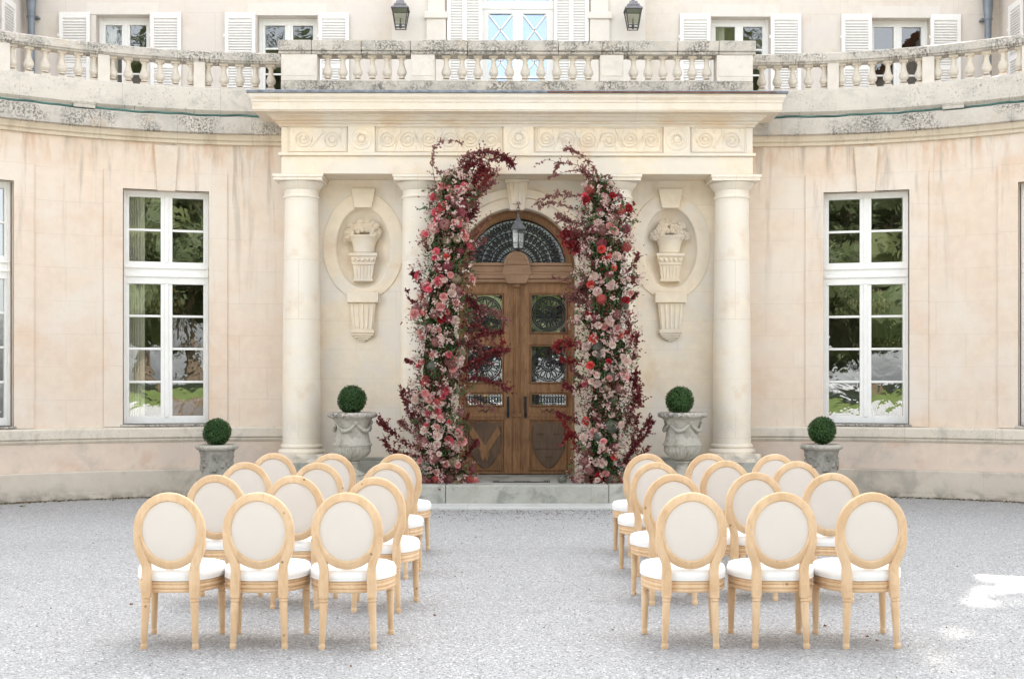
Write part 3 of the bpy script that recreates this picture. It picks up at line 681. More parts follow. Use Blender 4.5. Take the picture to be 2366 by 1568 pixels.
m = MB(); m.prism([(.185*cos(pi*i/20), 3.30+.20*sin(pi*i/20)) for i in range(21)], YD-.06, YD+.02); m.prism([(.14*cos(pi*i/20), 3.305+.155*sin(pi*i/20)) for i in range(21)], YD-.075, YD-.06)
m.prism([(-.22, 3.16), (.22, 3.16), (.185, 3.30), (-.185, 3.30)], YD-.065, YD); m.prism([(-.13, 3.03), (.13, 3.03), (.20, 3.16), (-.20, 3.16)], YD-.062, YD)
dpart('fan_boss', m, M['oak_pale'], .006)
YG = YD+.05
g = MB(); g.add([(x, YG+.02, z) for x, z in fan], [tuple(range(len(fan)))]); g.build('fanlight_glass', glass('fanlight pane', .12, (.96, .97, .98)), DR)
g = MB(); g.add([(x, YG+.035, z) for x, z in fan], [tuple(range(len(fan)))]); g.build('fanlight_blind', plain('pale blue blind', (.74, .80, .84), .8, .2), DR)  # pale blue panel painted to stand for sky reflected in the fanlight
def V3(x, z, y=YG): return (x, y, z)
ir = MB()
for k in range(19):       # fan of spokes with leaf and drop shapes
    a = gl_a+(pi-2*gl_a)*(k+.5)/19; c, s_ = cos(a), sin(a)
    ir.tube([V3(.19*c, 3.31+.19*s_), V3(.69*c, 3.26+.69*s_)], .007, 5)
    for rr, w in ((.33, .017), (.45, .024), (.585, .03)):
        loop = [V3((rr+w*1.7*cos(u))*c-(w*sin(u))*s_, 3.28+(rr+w*1.7*cos(u))*s_+(w*sin(u))*c) for u in [2*pi*i/12 for i in range(12)]]
        ir.tube(loop, .010, 5, closed=True)
        ir.lathe([(w*.8, -.004), (w*.8, .004)], 8, Matrix.Translation(V3(rr*c, 3.28+rr*s_)) @ Matrix.Rotation(pi/2, 4, 'X'))
    a2 = gl_a+(pi-2*gl_a)*k/19
    ir.tube([V3(.55*cos(a2), 3.27+.55*sin(a2)), V3(.62*cos(a2+.04), 3.27+.62*sin(a2+.04)), V3(.66*cos(a2), 3.27+.66*sin(a2)), V3(.62*cos(a2-.04), 3.27+.62*sin(a2-.04))], .015, 5, closed=True)
for r in (.25, .39, .52, .70): ir.tube([V3(r*cos(pi*i/40), 3.29+(r-.03)*sin(pi*i/40)) for i in range(1, 40)], .010, 5)
ir.build('fanlight_grille', M['iron'], DR)
SHIELD = [(-.235, .20), (-.20, .275), (-.10, .25), (0, .29), (.10, .25), (.20, .275), (.235, .20), (.24, .0), (.20, -.17), (.12, -.30), (0, -.40), (-.12, -.30), (-.20, -.17), (-.24, .0)]
for s in (-1, 1):
    lf = MB(); xi, xo = .05, .775
    gx0, gx1 = .215, .71
    rows = [(dz(767), dz(682)), (dz(882), dz(800)), (dz(935), dz(911))]; pz0, pz1 = dz(1083), dz(970)
    hs_ = [rect(min(s*gx0, s*gx1), max(s*gx0, s*gx1), a, b) for a, b in rows+[(pz0, pz1)]]
    lo = plate_mesh('door_leaf', rect(min(s*xi, s*xo), max(s*xi, s*xo), ZS+.012, 3.048), hs_, YD+.025, YD+.075, M['oak'], .003)
    leaf = obj('door_leaf', lo, DR)
    b = MB()
    for a, c in rows+[(pz0, pz1)]:     # bolection mouldings round every panel
        for q, d in ((.03, .014), (.016, .028)):
            x0, x1 = gx0-q, gx1+q; za, zb = a-q, c+q; w = .013
            for X0, X1, Z0, Z1 in ((x0, x1, zb-w, zb), (x0, x1, za, za+w), (x0, x0+w, za+w, zb-w), (x1-w, x1, za+w, zb-w)):
                b.box(*sorted((s*X0, s*X1)), YD+.025-d+.014, YD+.03, Z0, Z1)
    b.box(*sorted((s*.16, s*.77)), YD+.0, YD+.03, dz(962), dz(955)); b.box(*sorted((s*.16, s*.77)), YD+.012, YD+.03, dz(967), dz(962))
    dpart('panel_moulding', b, M['oak'], .003)
    p = MB(); cx = s*(gx0+gx1)/2; cz = (pz0+pz1)/2
    p.box(*sorted((s*gx0, s*gx1)), YD+.05, YD+.07, pz0, pz1)
    dpart('lower_panel', p, M['oak'] , .0)
    sh = [(cx+x, cz+.045+z*1.03) for x, z in SHIELD]
    so = obj('carved_shield', plate_mesh('carved_shield', sh, [], YD+.028, YD+.055, M['oak_dark'], .006), DR)
    if s < 0:      # a chevron of two broad bands
        m = MB()
        for q in (-1, 1): m.prism([(cx-q*.225, cz+.16), (cx-q*.185, cz+.27), (cx+q*.075, cz-.13), (cx+q*.03, cz-.24)], YD+.014+.004*(q+1), YD+.03)
        dpart('chevron', m, M['oak'], .004, so)
    else:
        m = MB(); m.prism([(cx-.238, cz+.07), (cx+.238, cz+.07), (cx+.225, cz-.06), (cx-.225, cz-.06)], YD+.016, YD+.03)
        for dx_, dz_ in ((-.11, .17), (.11, .17), (0, -.16)):
            m.tube([(cx+dx_-.045, YD+.026, cz+dz_), (cx+dx_-.02, YD+.022, cz+dz_-.018), (cx+dx_, YD+.018, cz+dz_-.006), (cx+dx_+.02, YD+.022, cz+dz_-.018), (cx+dx_+.045, YD+.026, cz+dz_)], .010, 6)
        dpart('heraldic_band', m, M['oak_dark'], .003, so)
    # glass and wrought iron grilles
    gg = MB()
    for a, c in rows: gg.box(*sorted((s*gx0, s*gx1)), YG+.018, YG+.022, a, c)
    gg.build('door_glass', M['pane_door'], DR)
    cb = MB(); cb.box(*sorted((s*(gx0-.03), s*(gx0+.06))), YG+.035, YG+.04, dz(945), dz(672)); cb.box(*sorted((s*(gx1-.05), s*(gx1+.03))), YG+.035, YG+.04, dz(945), dz(672)); cb.box(*sorted((s*(gx0+.061), s*(gx1-.051))), YG+.035, YG+.04, dz(772) if s > 0 else dz(722), dz(735) if s > 0 else dz(675)); cb.build('door_curtain', M['curtain'], DR)  # pale strips added to imitate bright reflections in the door glass
    for ri, (a, c) in enumerate(rows[:2]):
        gm = MB(); X = cx; Z = (a+c)/2; R = min((c-a)/2, (gx1-gx0)/2)-.005
        for rr, w in ((R, .010), (R*.90, .006), (R*.42, .010), (R*.30, .008), (R*.12, .02)): gm.tube([V3(X+rr*cos(u), Z+rr*sin(u)) for u in [2*pi*i/36 for i in range(36)]], w, 5, closed=True)
        for k in range(12):
            u = 2*pi*k/12; c_, s_ = cos(u), sin(u)
            lp = [V3(X+(R*.66+R*.23*cos(v))*c_-R*.115*sin(v)*s_, Z+(R*.66+R*.23*cos(v))*s_+R*.115*sin(v)*c_) for v in [2*pi*i/12 for i in range(12)]]
            gm.tube(lp, .009, 5, closed=True)
            gm.tube([V3(X+R*.12*c_, Z+R*.12*s_), V3(X+R*.42*c_, Z+R*.42*s_)], .006, 5)
            u2 = u+pi/12; gm.lathe([(.014, -.004), (.014, .004)], 8, Matrix.Translation(V3(X+R*.86*cos(u2), Z+R*.86*sin(u2))) @ Matrix.Rotation(pi/2, 4, 'X'))
            gm.lathe([(.008, -.004), (.008, .004)], 6, Matrix.Translation(V3(X+R*.36*cos(u2), Z+R*.36*sin(u2))) @ Matrix.Rotation(pi/2, 4, 'X'))
            if (k % 3) == 1 or (k % 3) == 2:
                pass
        for qx in (-1, 1):
            for qz in (-1, 1):
                ex, ez = X+qx*(gx1-gx0)/2, Z+qz*(c-a)/2
                for k in range(3):
                    u = math.atan2(-qz, -qx)+(k-1)*.5; L = .075 if k == 1 else .09
                    gm.tube([V3(ex, ez), V3(ex+L*.6*cos(u+.2), ez+L*.6*sin(u+.2)), V3(ex+L*cos(u), ez+L*sin(u))], [.014, .011, .004], 5)
        gm.build('door_grille', M['iron'], DR)
    gm = MB(); a, c = rows[2]
    for k in range(12):
        x = gx0+.02+(gx1-gx0-.04)*k/11; gm.tube([V3(s*x, a), V3(s*x, c)], .005, 5)
        if k < 11:
            xx = x+(gx1-gx0-.04)/22; gm.tube([V3(s*(xx+.018*cos(u)), (a+c)/2+.04*sin(u)) for u in [2*pi*i/10 for i in range(10)]], .007, 5, closed=True)
    gm.tube([V3(s*gx0, (a+c)/2), V3(s*gx1, (a+c)/2)], .006, 5); gm.build('door_grille', M['iron'], DR)
    hn = MB(); hx = s*.125; z0, z1 = dz(965), dz(915)
    hn.box(hx-.018, hx+.018, YD+.012, YD+.026, z0, z1); hn.tube([(hx, YD+.01, z1-.03), (hx, YD-.03, z1-.08), (hx, YD-.035, (z0+z1)/2), (hx, YD-.03, z0+.08), (hx, YD+.01, z0+.03)], .011, 8)
    dpart('door_handle', hn, M['iron'], .002)
    or_ = MB(); random.seed(3)
    for k in range(9):
        q = (k-4)/4; or_.lathe([(0, -.012), (.02*(1.2-abs(q)), 0), (0, .018)], 7, Matrix.Translation((cx+q*.12, YD+.02, dz(948)+.016*cos(k*2.1))) @ Matrix.Rotation(k, 4, 'Y') @ Matrix.Diagonal((1.5, 1, .8, 1)))
    or_.build('carved_ornament', M['oak_dark'], DR, smooth=True)
m = MB(); m.box(-.048, .048, YD-.0, YD+.07, ZS+.012, 3.05); m.tube([(0, YD-.005, ZS+.33), (0, YD-.005, 2.97)], .026, 8); m.box(-.06, .06, YD-.03, YD, dz(963), dz(955)); m.box(-.055, .055, YD-.035, YD, 2.98, 3.045)
m.box(-.052, .052, YD-.018, YD, ZS+.012, dz(965)); dpart('meeting_post', m, M['oak'], .005)

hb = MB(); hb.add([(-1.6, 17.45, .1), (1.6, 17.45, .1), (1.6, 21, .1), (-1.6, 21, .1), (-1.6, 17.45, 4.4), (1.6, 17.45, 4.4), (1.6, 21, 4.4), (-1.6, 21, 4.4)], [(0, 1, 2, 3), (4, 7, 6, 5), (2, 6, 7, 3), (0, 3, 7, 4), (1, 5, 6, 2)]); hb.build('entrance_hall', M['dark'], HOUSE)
# ------------------------------------------------------------------ doorstep
m = MB()
for a, b in ((-2.66, -.95), (-.95, 1.18), (1.18, 2.66)): m.box(a+.002, b-.002, 15.53, 17.3, -.02, ZS)
m.build('doorstep', M['step'], HOUSE, bevel=.018, seg=2)
m = MB(); m.box(-3.3, 3.3, 15.08, 15.6, -.05, .035); m.build('paving_slab', M['slab'], HOUSE, bevel=.01)
m = MB(); x0, x1 = fx(1140, 16.1), fx(1268, 16.1)
m.box(x0, x1, 15.93, 16.02, ZS+.002, ZS+.008)
for k in range(13): m.box(x0+.27+k*.018, x0+.278+k*.018, 15.925, 16.025, ZS+.008, ZS+.02)
for k in range(3): m.box(x0+.02+k*.02, x0+.03+k*.02, 15.925, 16.025, ZS+.008, ZS+.02); m.box(x1-.07+k*.02, x1-.06+k*.02, 15.925, 16.025, ZS+.008, ZS+.02)
m.box(x0-.005, x0, 15.92, 16.03, ZS, ZS+.022); m.box(x1, x1+.005, 15.92, 16.03, ZS, ZS+.022)
m.build('foot_scraper', M['iron'], HOUSE)

# ------------------------------------------------------------------ terrace and upper storey
YU = 22.0; XS = 9.0
m = MB(); m.box(-9.3, 9.3, 17.3, 22.3, 5.3, 5.5); m.build('terrace_floor', M['slab'], HOUSE)
for s in (-1, 1):
    a = arc_sweep(s, [(RW+.2, 5.5), (RW+.2, 5.3)], 0, TE, 24)
    vs = []; 
    # fill between arc and side block
    top = [ap(s, TE*i/24, RW+.2, 5.5) for i in range(25)]; back = [Vector((p.x, 17.3, 5.5)) for p in top]
    mm = MB(); mm.sweep([top, back]); mm.build('terrace_floor', M['slab'], HOUSE)
def ux(px, Y=YU): return fx(px, Y)
def uz(py, Y=YU): return fz(py, Y)
WINS = [(222, 345, 37), (594, 733, 38), (1643, 1780, 38), (2012, 2150, 40)]
hl = [rect(ux(a), ux(b), 6.2, uz(t)) for a, b, t in WINS]
cxU = (ux(1113)+ux(1278))/2
uw = [(-XS-.3, 5.4), (ux(940), 5.4), (ux(940), 11.2), (-6.6, 11.2), (-6.6, 9.35), (-XS-.3, 9.35)], [(ux(1455), 5.4), (XS+.3, 5.4), (XS+.3, 9.35), (6.75, 9.35), (6.75, 11.2), (ux(1455), 11.2)]
for k, r in enumerate(uw): obj('upper_wall', plate_mesh('upper_wall', r, hl[:2] if k == 0 else hl[2:], YU, YU+.35, M['upper']), HOUSE)
dw = (ux(1278)-ux(1113))/2
dh = [(cxU+dw, 5.52), *[(cxU+dw*cos(pi*i/24), uz(6)+dw*sin(pi*i/24)) for i in range(25)], (cxU-dw, 5.52)]
obj('central_bay', plate_mesh('central_bay', rect(ux(905, 21.8), ux(1490, 21.8), 5.4, 11.8), [dh], 21.8, 21.997, M['upper_trim']), HOUSE)
for a, b in ((985, 1030), (1362, 1408)):
    m = MB()
    x0, x1 = ux(a, 21.75), ux(b, 21.75)
    m.box(x0, x1, 21.72, 21.8, 5.5, uz(45, 21.75)); m.box(x0-.04, x1+.04, 21.68, 21.8, uz(45, 21.75), uz(30, 21.75)); m.box(x0+.02, x1-.02, 21.735, 21.8, uz(30, 21.75), 9.5)
    m.build('pilaster', M['upper_trim'], HOUSE, bevel=.008)
m = MB(); m.box(ux(905, 21.8), ux(985, 21.75), 21.785, 21.8, 5.5, uz(43, 21.8)); m.build('bay_panel', M['upper_trim'], HOUSE, bevel=.004); m = MB(); m.box(ux(1408, 21.75), ux(1490, 21.8), 21.785, 21.8, 5.5, uz(43, 21.8))
m.build('bay_panel', M['upper_trim'], HOUSE, bevel=.004)
for i, (a, b, t) in enumerate(WINS):
    x0, x1 = ux(a), ux(b); w = x1-x0; zt = uz(t)
    zbars = [uz(113, 22.15), uz(172, 22.15)]
    casement_window(HOUSE, 'upper_window', ((x0+x1)/2, YU, 0), 0, w-.004, 6.202, zt-.002, [(6.35, uz(60, 22.15), (6.85, zbars[1], zbars[0]))], [], M['pane_up'], yf=.18, sides=(.11, .15), curtain=[(-w/2+.05, -w/2+.30)] if i in (0, 2) else None)
    m = MB(); m.box(x0-.17, x1+.17, YU-.012, YU, zt, zt+.22); m.build('lintel', M['upper_trim'], HOUSE)
SHW = .56
def shutter_mesh(w, h, cols=1):
    m = MB(); t = .035; st = .065
    m.box(0, st, 0, t, 0, h); m.box(w-st, w, 0, t, 0, h); m.box(st, w-st, 0, t, 0, .1); m.box(st, w-st, 0, t, h-.11, h); m.box(st, w-st, 0, t, h*.52, h*.52+.09)
    sp = [(st, w-st)]
    if cols == 2: m.box(w/2-.04, w/2+.04, -.004, t, 0, h); sp = [(st, w/2-.04), (w/2+.04, w-st)]
    for x0, x1 in sp:
        z = .12
        while z < h-.13:
            if not (h*.52-.02 < z < h*.52+.09): m.add([(x0, .004, z), (x1, .004, z), (x1, .030, z+.034), (x0, .030, z+.034), (x0, .010, z-.004), (x1, .010, z-.004), (x1, .034, z+.03), (x0, .034, z+.03)], [(0, 1, 2, 3), (4, 7, 6, 5), (0, 4, 5, 1), (2, 6, 7, 3)])
            z += .05
        m.box(x0, x1, t-.004, t+.006, .1, h-.11)
    for z in (.35, h-.45): m.box(-.03, .02, -.008, .0, z, z+.05)
    return m.mesh('shutter', M['shutter'])
SHT = uz(33)-6.25
sh1 = shutter_mesh(SHW, SHT)
for a, b in ((137, 205), (347, 417), (518, 590), (735, 806), (1570, 1642), (1780, 1852), (1945, 2014), (2150, 2220)):
    x0 = ux((a+b)/2, 21.93)-SHW/2; obj('shutter', sh1, HOUSE, (x0, YU-.06, 6.25))
sh2 = shutter_mesh(.64, 3.6, 2)
for a, b in ((1033, 1113), (1278, 1361)):
    x0 = ux((a+b)/2, 21.7)-.32; obj('shutter', sh2, HOUSE, (x0, 21.735, 5.6))
# balcony french door
bd = empty('balcony_door', (cxU, 21.9, 0), 0, HOUSE)
m = MB(); zt = uz(8, 21.95)
def bx(px): return ux(px, 21.95)-cxU
m.box(-dw+.004, bx(1128), .0, .08, 5.6, zt); m.box(bx(1262), dw-.004, .0, .08, 5.6, zt); m.box(bx(1184), bx(1207), -.01, .08, 5.6, uz(25, 21.95))
m.box(-dw+.004, dw-.004, -.02, .08, uz(24, 21.95), zt+.02)
for x0, x1 in ((bx(1128), bx(1184)), (bx(1207), bx(1262))):
    zs = [uz(34, 21.95), uz(107, 21.95), uz(180, 21.95), 6.0]
    m.box(x0, x1, .0, .08, uz(34, 21.95), uz(24, 21.95))
    for za, zb in zip(zs[:-1], zs[1:]):
        m.box(x0, x1, .01, .07, zb-.02, zb+.02)
        if za-zb > .3:
            for p, q in (((x0, za), (x1, zb)), ((x0, zb), (x1, za))): m.tube([(p[0], .035, p[1]), (q[0], .035, q[1])], .022, 4)
m.tube([((dw-.05)*cos(pi*i/24), .04, zt+(dw-.05)*sin(pi*i/24)) for i in range(25)], .05, 4)
m.prism([(-.07, zt), (.07, zt), (.0, zt+.1)], 0, .06); m.tube([(0, .04, zt), (0, .04, zt+dw-.05)], .025, 4)
m.build('frame', M['white'], bd, bevel=.003)
g = MB(); g.add([(-dw, .05, 5.6), (dw, .05, 5.6), (dw, .052, zt+.9), (-dw, .052, zt+.9)], [(0, 1, 2, 3)]); g.build('pane', M['pane_blue'], bd)
g = MB(); g.box(-dw-.4, dw+.4, .3, 3.0, 5.5, 10.4)
g.f = [f for k, f in enumerate(g.f) if k != 2]; g.build('room', M['room'], bd)

# side blocks
for s in (-1, 1):
    m = MB(); m.box(*sorted((s*XS, s*(XS+6))), 13.9, 22.349, 0, 9.0); m.build('side_wing', M['upper'], HOUSE)
    Mt = Matrix.Translation((s*XS, 0, 0))
    if s < 0: o = obj('shutter', sh1, HOUSE, (-XS+.045, 20.95, 6.25), pi/2)
    else: o = obj('shutter', sh1, HOUSE, (XS-.045, 21.5, 6.25), -pi/2)
# far side shutters are edge-on; downpipes in the corners
for s, px in ((-1, 71), (1, 2283)):
    x = fx(px, 21.8); m = MB()
    m.tube([(x, 21.82, 5.5), (x, 21.82, 9.5)], .062, 16)
    m.lathe([(.064, uz(45, 21.8)), (.085, uz(15, 21.8)), (.10, uz(-20, 21.8))], 16, Matrix.Translation((x, 21.82, 0)))
    m.lathe([(.068, uz(44, 21.8)), (.075, uz(42, 21.8)), (.075, uz(38, 21.8)), (.068, uz(36, 21.8))], 16, Matrix.Translation((x, 21.82, 0)))
    m.box(x-.1, x+.1, 21.85, 22.0, uz(42, 21.8), uz(38, 21.8))
    m.build('downpipe', M['pipe'], HOUSE, smooth=True)
# unseen roofs above the picture, shaped to throw the shade in the court
m = MB(); m.box(-7.1, 7.15, YU-.35, YU+12, 11.2, 11.5); m.build('eaves', M['upper_trim'], HOUSE)
m = MB(); m.add([(-7.1, YU-.35, 11.5), (7.15, YU-.35, 11.5), (7.15, YU+9, 11.5), (-7.1, YU+9, 11.5), (-6.7, YU+2.5, 19.4), (6.75, YU+2.5, 19.4), (6.75, YU+6, 19.4), (-6.7, YU+6, 19.4)], [(0, 1, 5, 4), (1, 2, 6, 5), (2, 3, 7, 6), (3, 0, 4, 7), (4, 5, 6, 7), (0, 3, 2, 1)]); m.build('roof', M['roofslate'], HOUSE)
m = MB(); m.box(-6.6, 6.75, YU+3.5, YU+12, 0, 11.2); m.build('rear_wall', M['upper'], HOUSE)
for s in (-1, 1):
    m = MB(); x0, x1 = sorted((s*7.16, s*(XS+6.3))); m.add([(x0, YU-.2, 9.36), (x1, YU-.2, 9.36), (x1, YU+3, 14.3), (x0, YU+3, 14.3), (x0, YU+6.2, 9.36), (x1, YU+6.2, 9.36)], [(0, 1, 2, 3), (3, 2, 5, 4), (0, 3, 4), (1, 5, 2), (0, 4, 5, 1)]); m.build('low_roof', M['roofslate'], HOUSE)  # unseen steep ridge, shaped to block sun coming through the wing balusters
for s in (-1, 1):
    m = MB(); x0, x1 = sorted((s*(XS-.3), s*(XS+6.3)))
    m.prism([(x0, 9.0), (x1, 9.0), ((x0+x1)/2, 11.4)], 13.6, 22.6); m.build('roof', M['roofslate'], HOUSE)
# ------------------------------------------------------------------ green cables lying on the cornice, tiles
for s, lab in ((-1, 'green cable drooping along the curved cornice left of the portico'), (1, 'green cable running along the curved cornice right of the portico')):
    pts = []; n = 60
    for i in range(n+1):
        t = D(1)+(TE-D(1))*i/n; pts.append(ap(s, t, RW-.17+.012*sin(i*.7), 5.372+.012*sin(i*.37)**2+.004*sin(i*1.7)))
    m = MB(); m.tube(pts, .016, 6); tag(m.build('cable', M['cable'], smooth=True), lab, 'cable', 'cables on the cornice')
for s, th, lab in ((-1, 24.6, 'small pale tile lying on the curved cornice left of the portico'), (1, 25.2, 'small pale tile lying on the curved cornice right of the portico')):
    m = MB(); m.box(-.14, .14, -.07, .05, 0, .05); m.box(-.12, .12, -.072, -.07, .008, .04); m.box(-.15, .15, -.08, .06, .05, .062)
    tag(m.build('roof_tile', M['tile'], bevel=.004, loc=ap(s, D(th), RW-.14, 5.365), rz=-s*D(th)), lab, 'tile', 'tiles on the cornice')

# ------------------------------------------------------------------ lanterns
def lantern_parts(root, k=1.):
    m = MB()
    def fr(z, h): return [(-h*k, -h*k, z*k), (h*k, -h*k, z*k), (h*k, h*k, z*k), (-h*k, h*k, z*k)]
    r = MB(); loops = [fr(z, h) for z, h in ((.36, .175), (.375, .175), (.385, .165), (.43, .115), (.44, .12), (.46, .12), (.47, .09), (.53, .075), (.54, .03))]
    r.sweep(loops, True); r.f.append((3, 2, 1, 0)); r.lathe([(.03*k, .54*k), (.035*k, .57*k), (.02*k, .60*k), (.032*k, .63*k), (.012*k, .66*k), (.012*k, .80*k)], 10)
    r.build('lantern_roof', M['lantern_roof'], root)
    for a in range(4):
        u = a*pi/2+pi/4; p = (.095*k*1.414*cos(u), .095*k*1.414*sin(u), .0); q = (.155*k*1.414*cos(u), .155*k*1.414*sin(u), .36*k)
        m.tube([p, q], .010*k, 4)
    for z, h in ((.005, .10), (.05, .107), (.355, .158)):
        c = [(-h*k, -h*k, z*k), (h*k, -h*k, z*k), (h*k, h*k, z*k), (-h*k, h*k, z*k)]
        m.tube(c, .011*k, 4, closed=True)
    m.lathe([(.02*k, .0), (.03*k, .03*k), (.012*k, .12*k), (.012*k, .2*k)], 8)
    m.build('lantern_frame', M['lantern'], root)
    g = MB(); loops = [fr(z, h) for z, h in ((.05, .10), (.35, .15))]; g.sweep(loops, True); g.build('glass', M['lglass'], root)
for px, lab in ((925, 'dark metal wall lantern on the upper wall left of the balcony door'), (1462, 'dark metal wall lantern on the upper wall right of the balcony door')):
    x = fx(px, 21.5); z0 = fz(67, 21.5); root = tag(empty('wall_lantern', (x, 21.5, z0)), lab, 'lantern', 'wall lanterns on the upper facade')
    lantern_parts(root, .92)
    m = MB(); m.tube([(0, 0, .70), (0, 0, .85), (0, .05, .93), (0, .2, .95), (0, .3, .9)], .012, 8); m.box(-.04, .04, .28, .3, .75, 1.0); m.build('bracket', M['lantern'], root)
root = tag(empty('hanging_lantern', (fx(1197, 16.85), 16.85, fz(578, 16.85))), 'grey metal hanging lantern in front of the arched fanlight', 'lantern')
m = MB(); r6 = lambda z, r: [(r*cos(pi/3*i+pi/6), r*sin(pi/3*i+pi/6), z) for i in range(6)]
m.sweep([r6(.28, .105), r6(.30, .12), r6(.315, .115), r6(.37, .07), r6(.42, .045), r6(.455, .02)], True); m.lathe([(.018, .455), (.024, .475), (.01, .49), (.01, .53)], 8)
m.build('lantern_roof', plain('dull zinc', (.17, .175, .185), .7, .3, .2, var=.3), root)
m = MB()
for i in range(6):
    u = pi/3*i+pi/6; m.tube([(.085*cos(u), .085*sin(u), .02), (.10*cos(u), .10*sin(u), .285)], .006, 4)
m.tube(r6(.02, .088), .009, 4, closed=True); m.tube(r6(.10, .092), .005, 4, closed=True); m.lathe([(.02, -.02), (.03, .0), (.086, .015), (.086, .02)], 6); m.lathe([(.014, .02), (.014, .1)], 8)
m.build('lantern_frame', M['lantern'], root)
m = MB(); m.sweep([r6(.02, .083), r6(.28, .098)], True); m.build('glass', M['lglass'], root)
m = MB(); 
for k in range(3): m.tube([(.022*cos(u)*(1 if k % 2 else .3), .022*cos(u)*(.3 if k % 2 else 1), .545+.05*k*.7+.026*sin(u)) for u in [2*pi*i/12 for i in range(12)]], .005, 5, closed=True)
m.tube([(-.02, 0, .68), (0, -.0, .64), (.02, 0, .67), (0, .05, .70), (0, .10, .70)], .006, 6); m.build('chain', M['rust'], root)

# ------------------------------------------------------------------ chandeliers glimpsed through the windows
for s, lab in ((-1, 'crystal chandelier behind the tall window left of the portico'), (1, 'crystal chandelier behind the tall window right of the portico')):
    t = WIN_T[0]; p = ap(s, t, RW+1.3)
    root = tag(empty('chandelier', (p.x+(.12 if s > 0 else -.05), p.y, 2.78)), lab, 'chandelier', 'chandeliers indoors')
    m = MB(); m.tube([(0, 0, .3), (0, 0, 1.3)], .012, 6); m.lathe([(0, -.16), (.1, -.14), (.2, -.06), (.27, .04)], 20, cap=False); m.build('frame', M['brass'], root)
    c = MB(); random.seed(2)
    for ring, (r, z, k) in enumerate(((.30, .06, 22), (.26, .0, 20), (.2, -.07, 16), (.12, -.13, 10), (.16, .22, 12))):
        for i in range(k):
            a = 2*pi*i/k; c.lathe([(0, -.05), (.013, -.02), (.016, 0), (0, .035)], 5, Matrix.Translation((r*cos(a), r*sin(a), z)))
    c.build('crystals', plain('amber crystal', (.75, .50, .25), .15, .8), root)

# ------------------------------------------------------------------ urns, planters, clipped box balls
def ball(name, loc, r, lab):
    root = tag(empty(name, loc), lab, 'topiary', 'clipped box balls'); random.seed(int(abs(loc[0])*100))
    m = MB(); nn = 5200
    for i in range(nn):
        u = random.uniform(-1, 1); a = random.uniform(0, 2*pi); rr = r*(.86+.15*random.random()+.025*sin(5*a)*sin(4*u)+.03*sin(3*a+u*3)+(.05 if random.random() < .03 else 0)); q = math.sqrt(1-u*u)
        p = Vector((rr*q*cos(a), rr*q*sin(a), rr*u)); nrm = p.normalized()
        e = Euler((random.uniform(0, 6), random.uniform(0, 6), random.uniform(0, 6))).to_matrix() @ Vector((1, 0, 0)); x = nrm.cross(e).normalized(); y = (nrm*random.uniform(.2, 1.2)+x.cross(nrm)*.9).normalized()
        l = random.uniform(.010, .017); m.add([p-x*l*.5, p+y*l*.6-x*l*.35, p+y*l*1.5, p+y*l*.6+x*l*.35, p+x*l*.5*.6], [(0, 1, 2, 3, 4)])
    m.build('crown', M['box'], root)
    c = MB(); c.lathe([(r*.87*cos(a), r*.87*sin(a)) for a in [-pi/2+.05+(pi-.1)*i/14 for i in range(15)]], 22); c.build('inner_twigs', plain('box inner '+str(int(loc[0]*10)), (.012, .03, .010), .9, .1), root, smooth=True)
    c = MB(); c.tube([(0, 0, -r*1.25), (0, 0, -r*.6)], .02, 6); c.build('stem', M['bark'], root)
def big_urn(x, y, lab):
    root = tag(empty('stone_urn', (x, y, ZS+.001)), lab, 'urn', 'tall urns beside the door'); root.scale = (1.02, 1.02, 1.065)
    m = MB(); m.box(-.19, .19, -.19, .19, 0, .07); m.lathe([(.17, .07), (.175, .09), (.15, .11), (.085, .15), (.07, .20), (.072, .225), (.10, .235), (.10, .25), (.08, .26)], 28)
    m.build('foot', M['urn'], root, smooth=True, ang=40)
    b = MB(); b.lathe([(.08, .26), (.14, .285), (.20, .33), (.235, .39), (.245, .45), (.26, .455), (.262, .475), (.245, .48), (.225, .54), (.212, .62), (.215, .70), (.235, .76), (.27, .80)], 36)
    for i in range(28):    # gadroons round the belly
        a = 2*pi*i/28; b.tube([(.12*cos(a), .12*sin(a), .285), (.19*cos(a), .19*sin(a), .335), (.226*cos(a), .226*sin(a), .39), (.235*cos(a), .235*sin(a), .44)], [.006, .018, .024, .012], 6)
    for i in range(5):    # swags under the rim
        a0 = 2*pi*i/5; pts = []
        for k in range(11): a = a0+2*pi/5*k/10; z = .745-.10*sin(pi*k/10); r = .232+.01*sin(pi*k/10); pts.append((r*cos(a), r*sin(a), z))
        b.tube(pts, [.012+.016*sin(pi*k/10) for k in range(11)], 8)
        b.lathe([(0, -.04), (.03, -.02), (.035, .01), (0, .04)], 8, Matrix.Translation((.24*cos(a0), .24*sin(a0), .75)))
    b.build('bowl', M['urn'], root, smooth=True, ang=50)
    r = MB(); r.lathe([(.25, .795), (.30, .805), (.325, .83), (.33, .85), (.315, .87), (.28, .875), (.25, .86), (.23, .84), (.2, .83)], 36, cap=False)
    for i in range(44): a = 2*pi*i/44; r.lathe([(0, -.014), (.015, 0), (0, .014)], 6, Matrix.Translation((.318*cos(a), .318*sin(a), .828)))
    r.build('rim', M['weath'], root, smooth=True, ang=60)
    s_ = MB(); s_.lathe([(.24, .83), (.12, .85), (.0, .855)], 20, cap=False); s_.build('soil', M['soil'], root)
YUR = 16.15
big_urn(fx(814, YUR), YUR, 'tall weathered stone urn left of the door holding a clipped box ball')
big_urn(fx(1576, YUR), YUR, 'tall weathered stone urn right of the door holding a clipped box ball')
ball('boxwood_ball', (fx(813, YUR), YUR, fz(923, YUR)), .192, 'clipped green box ball in the tall urn left of the door')
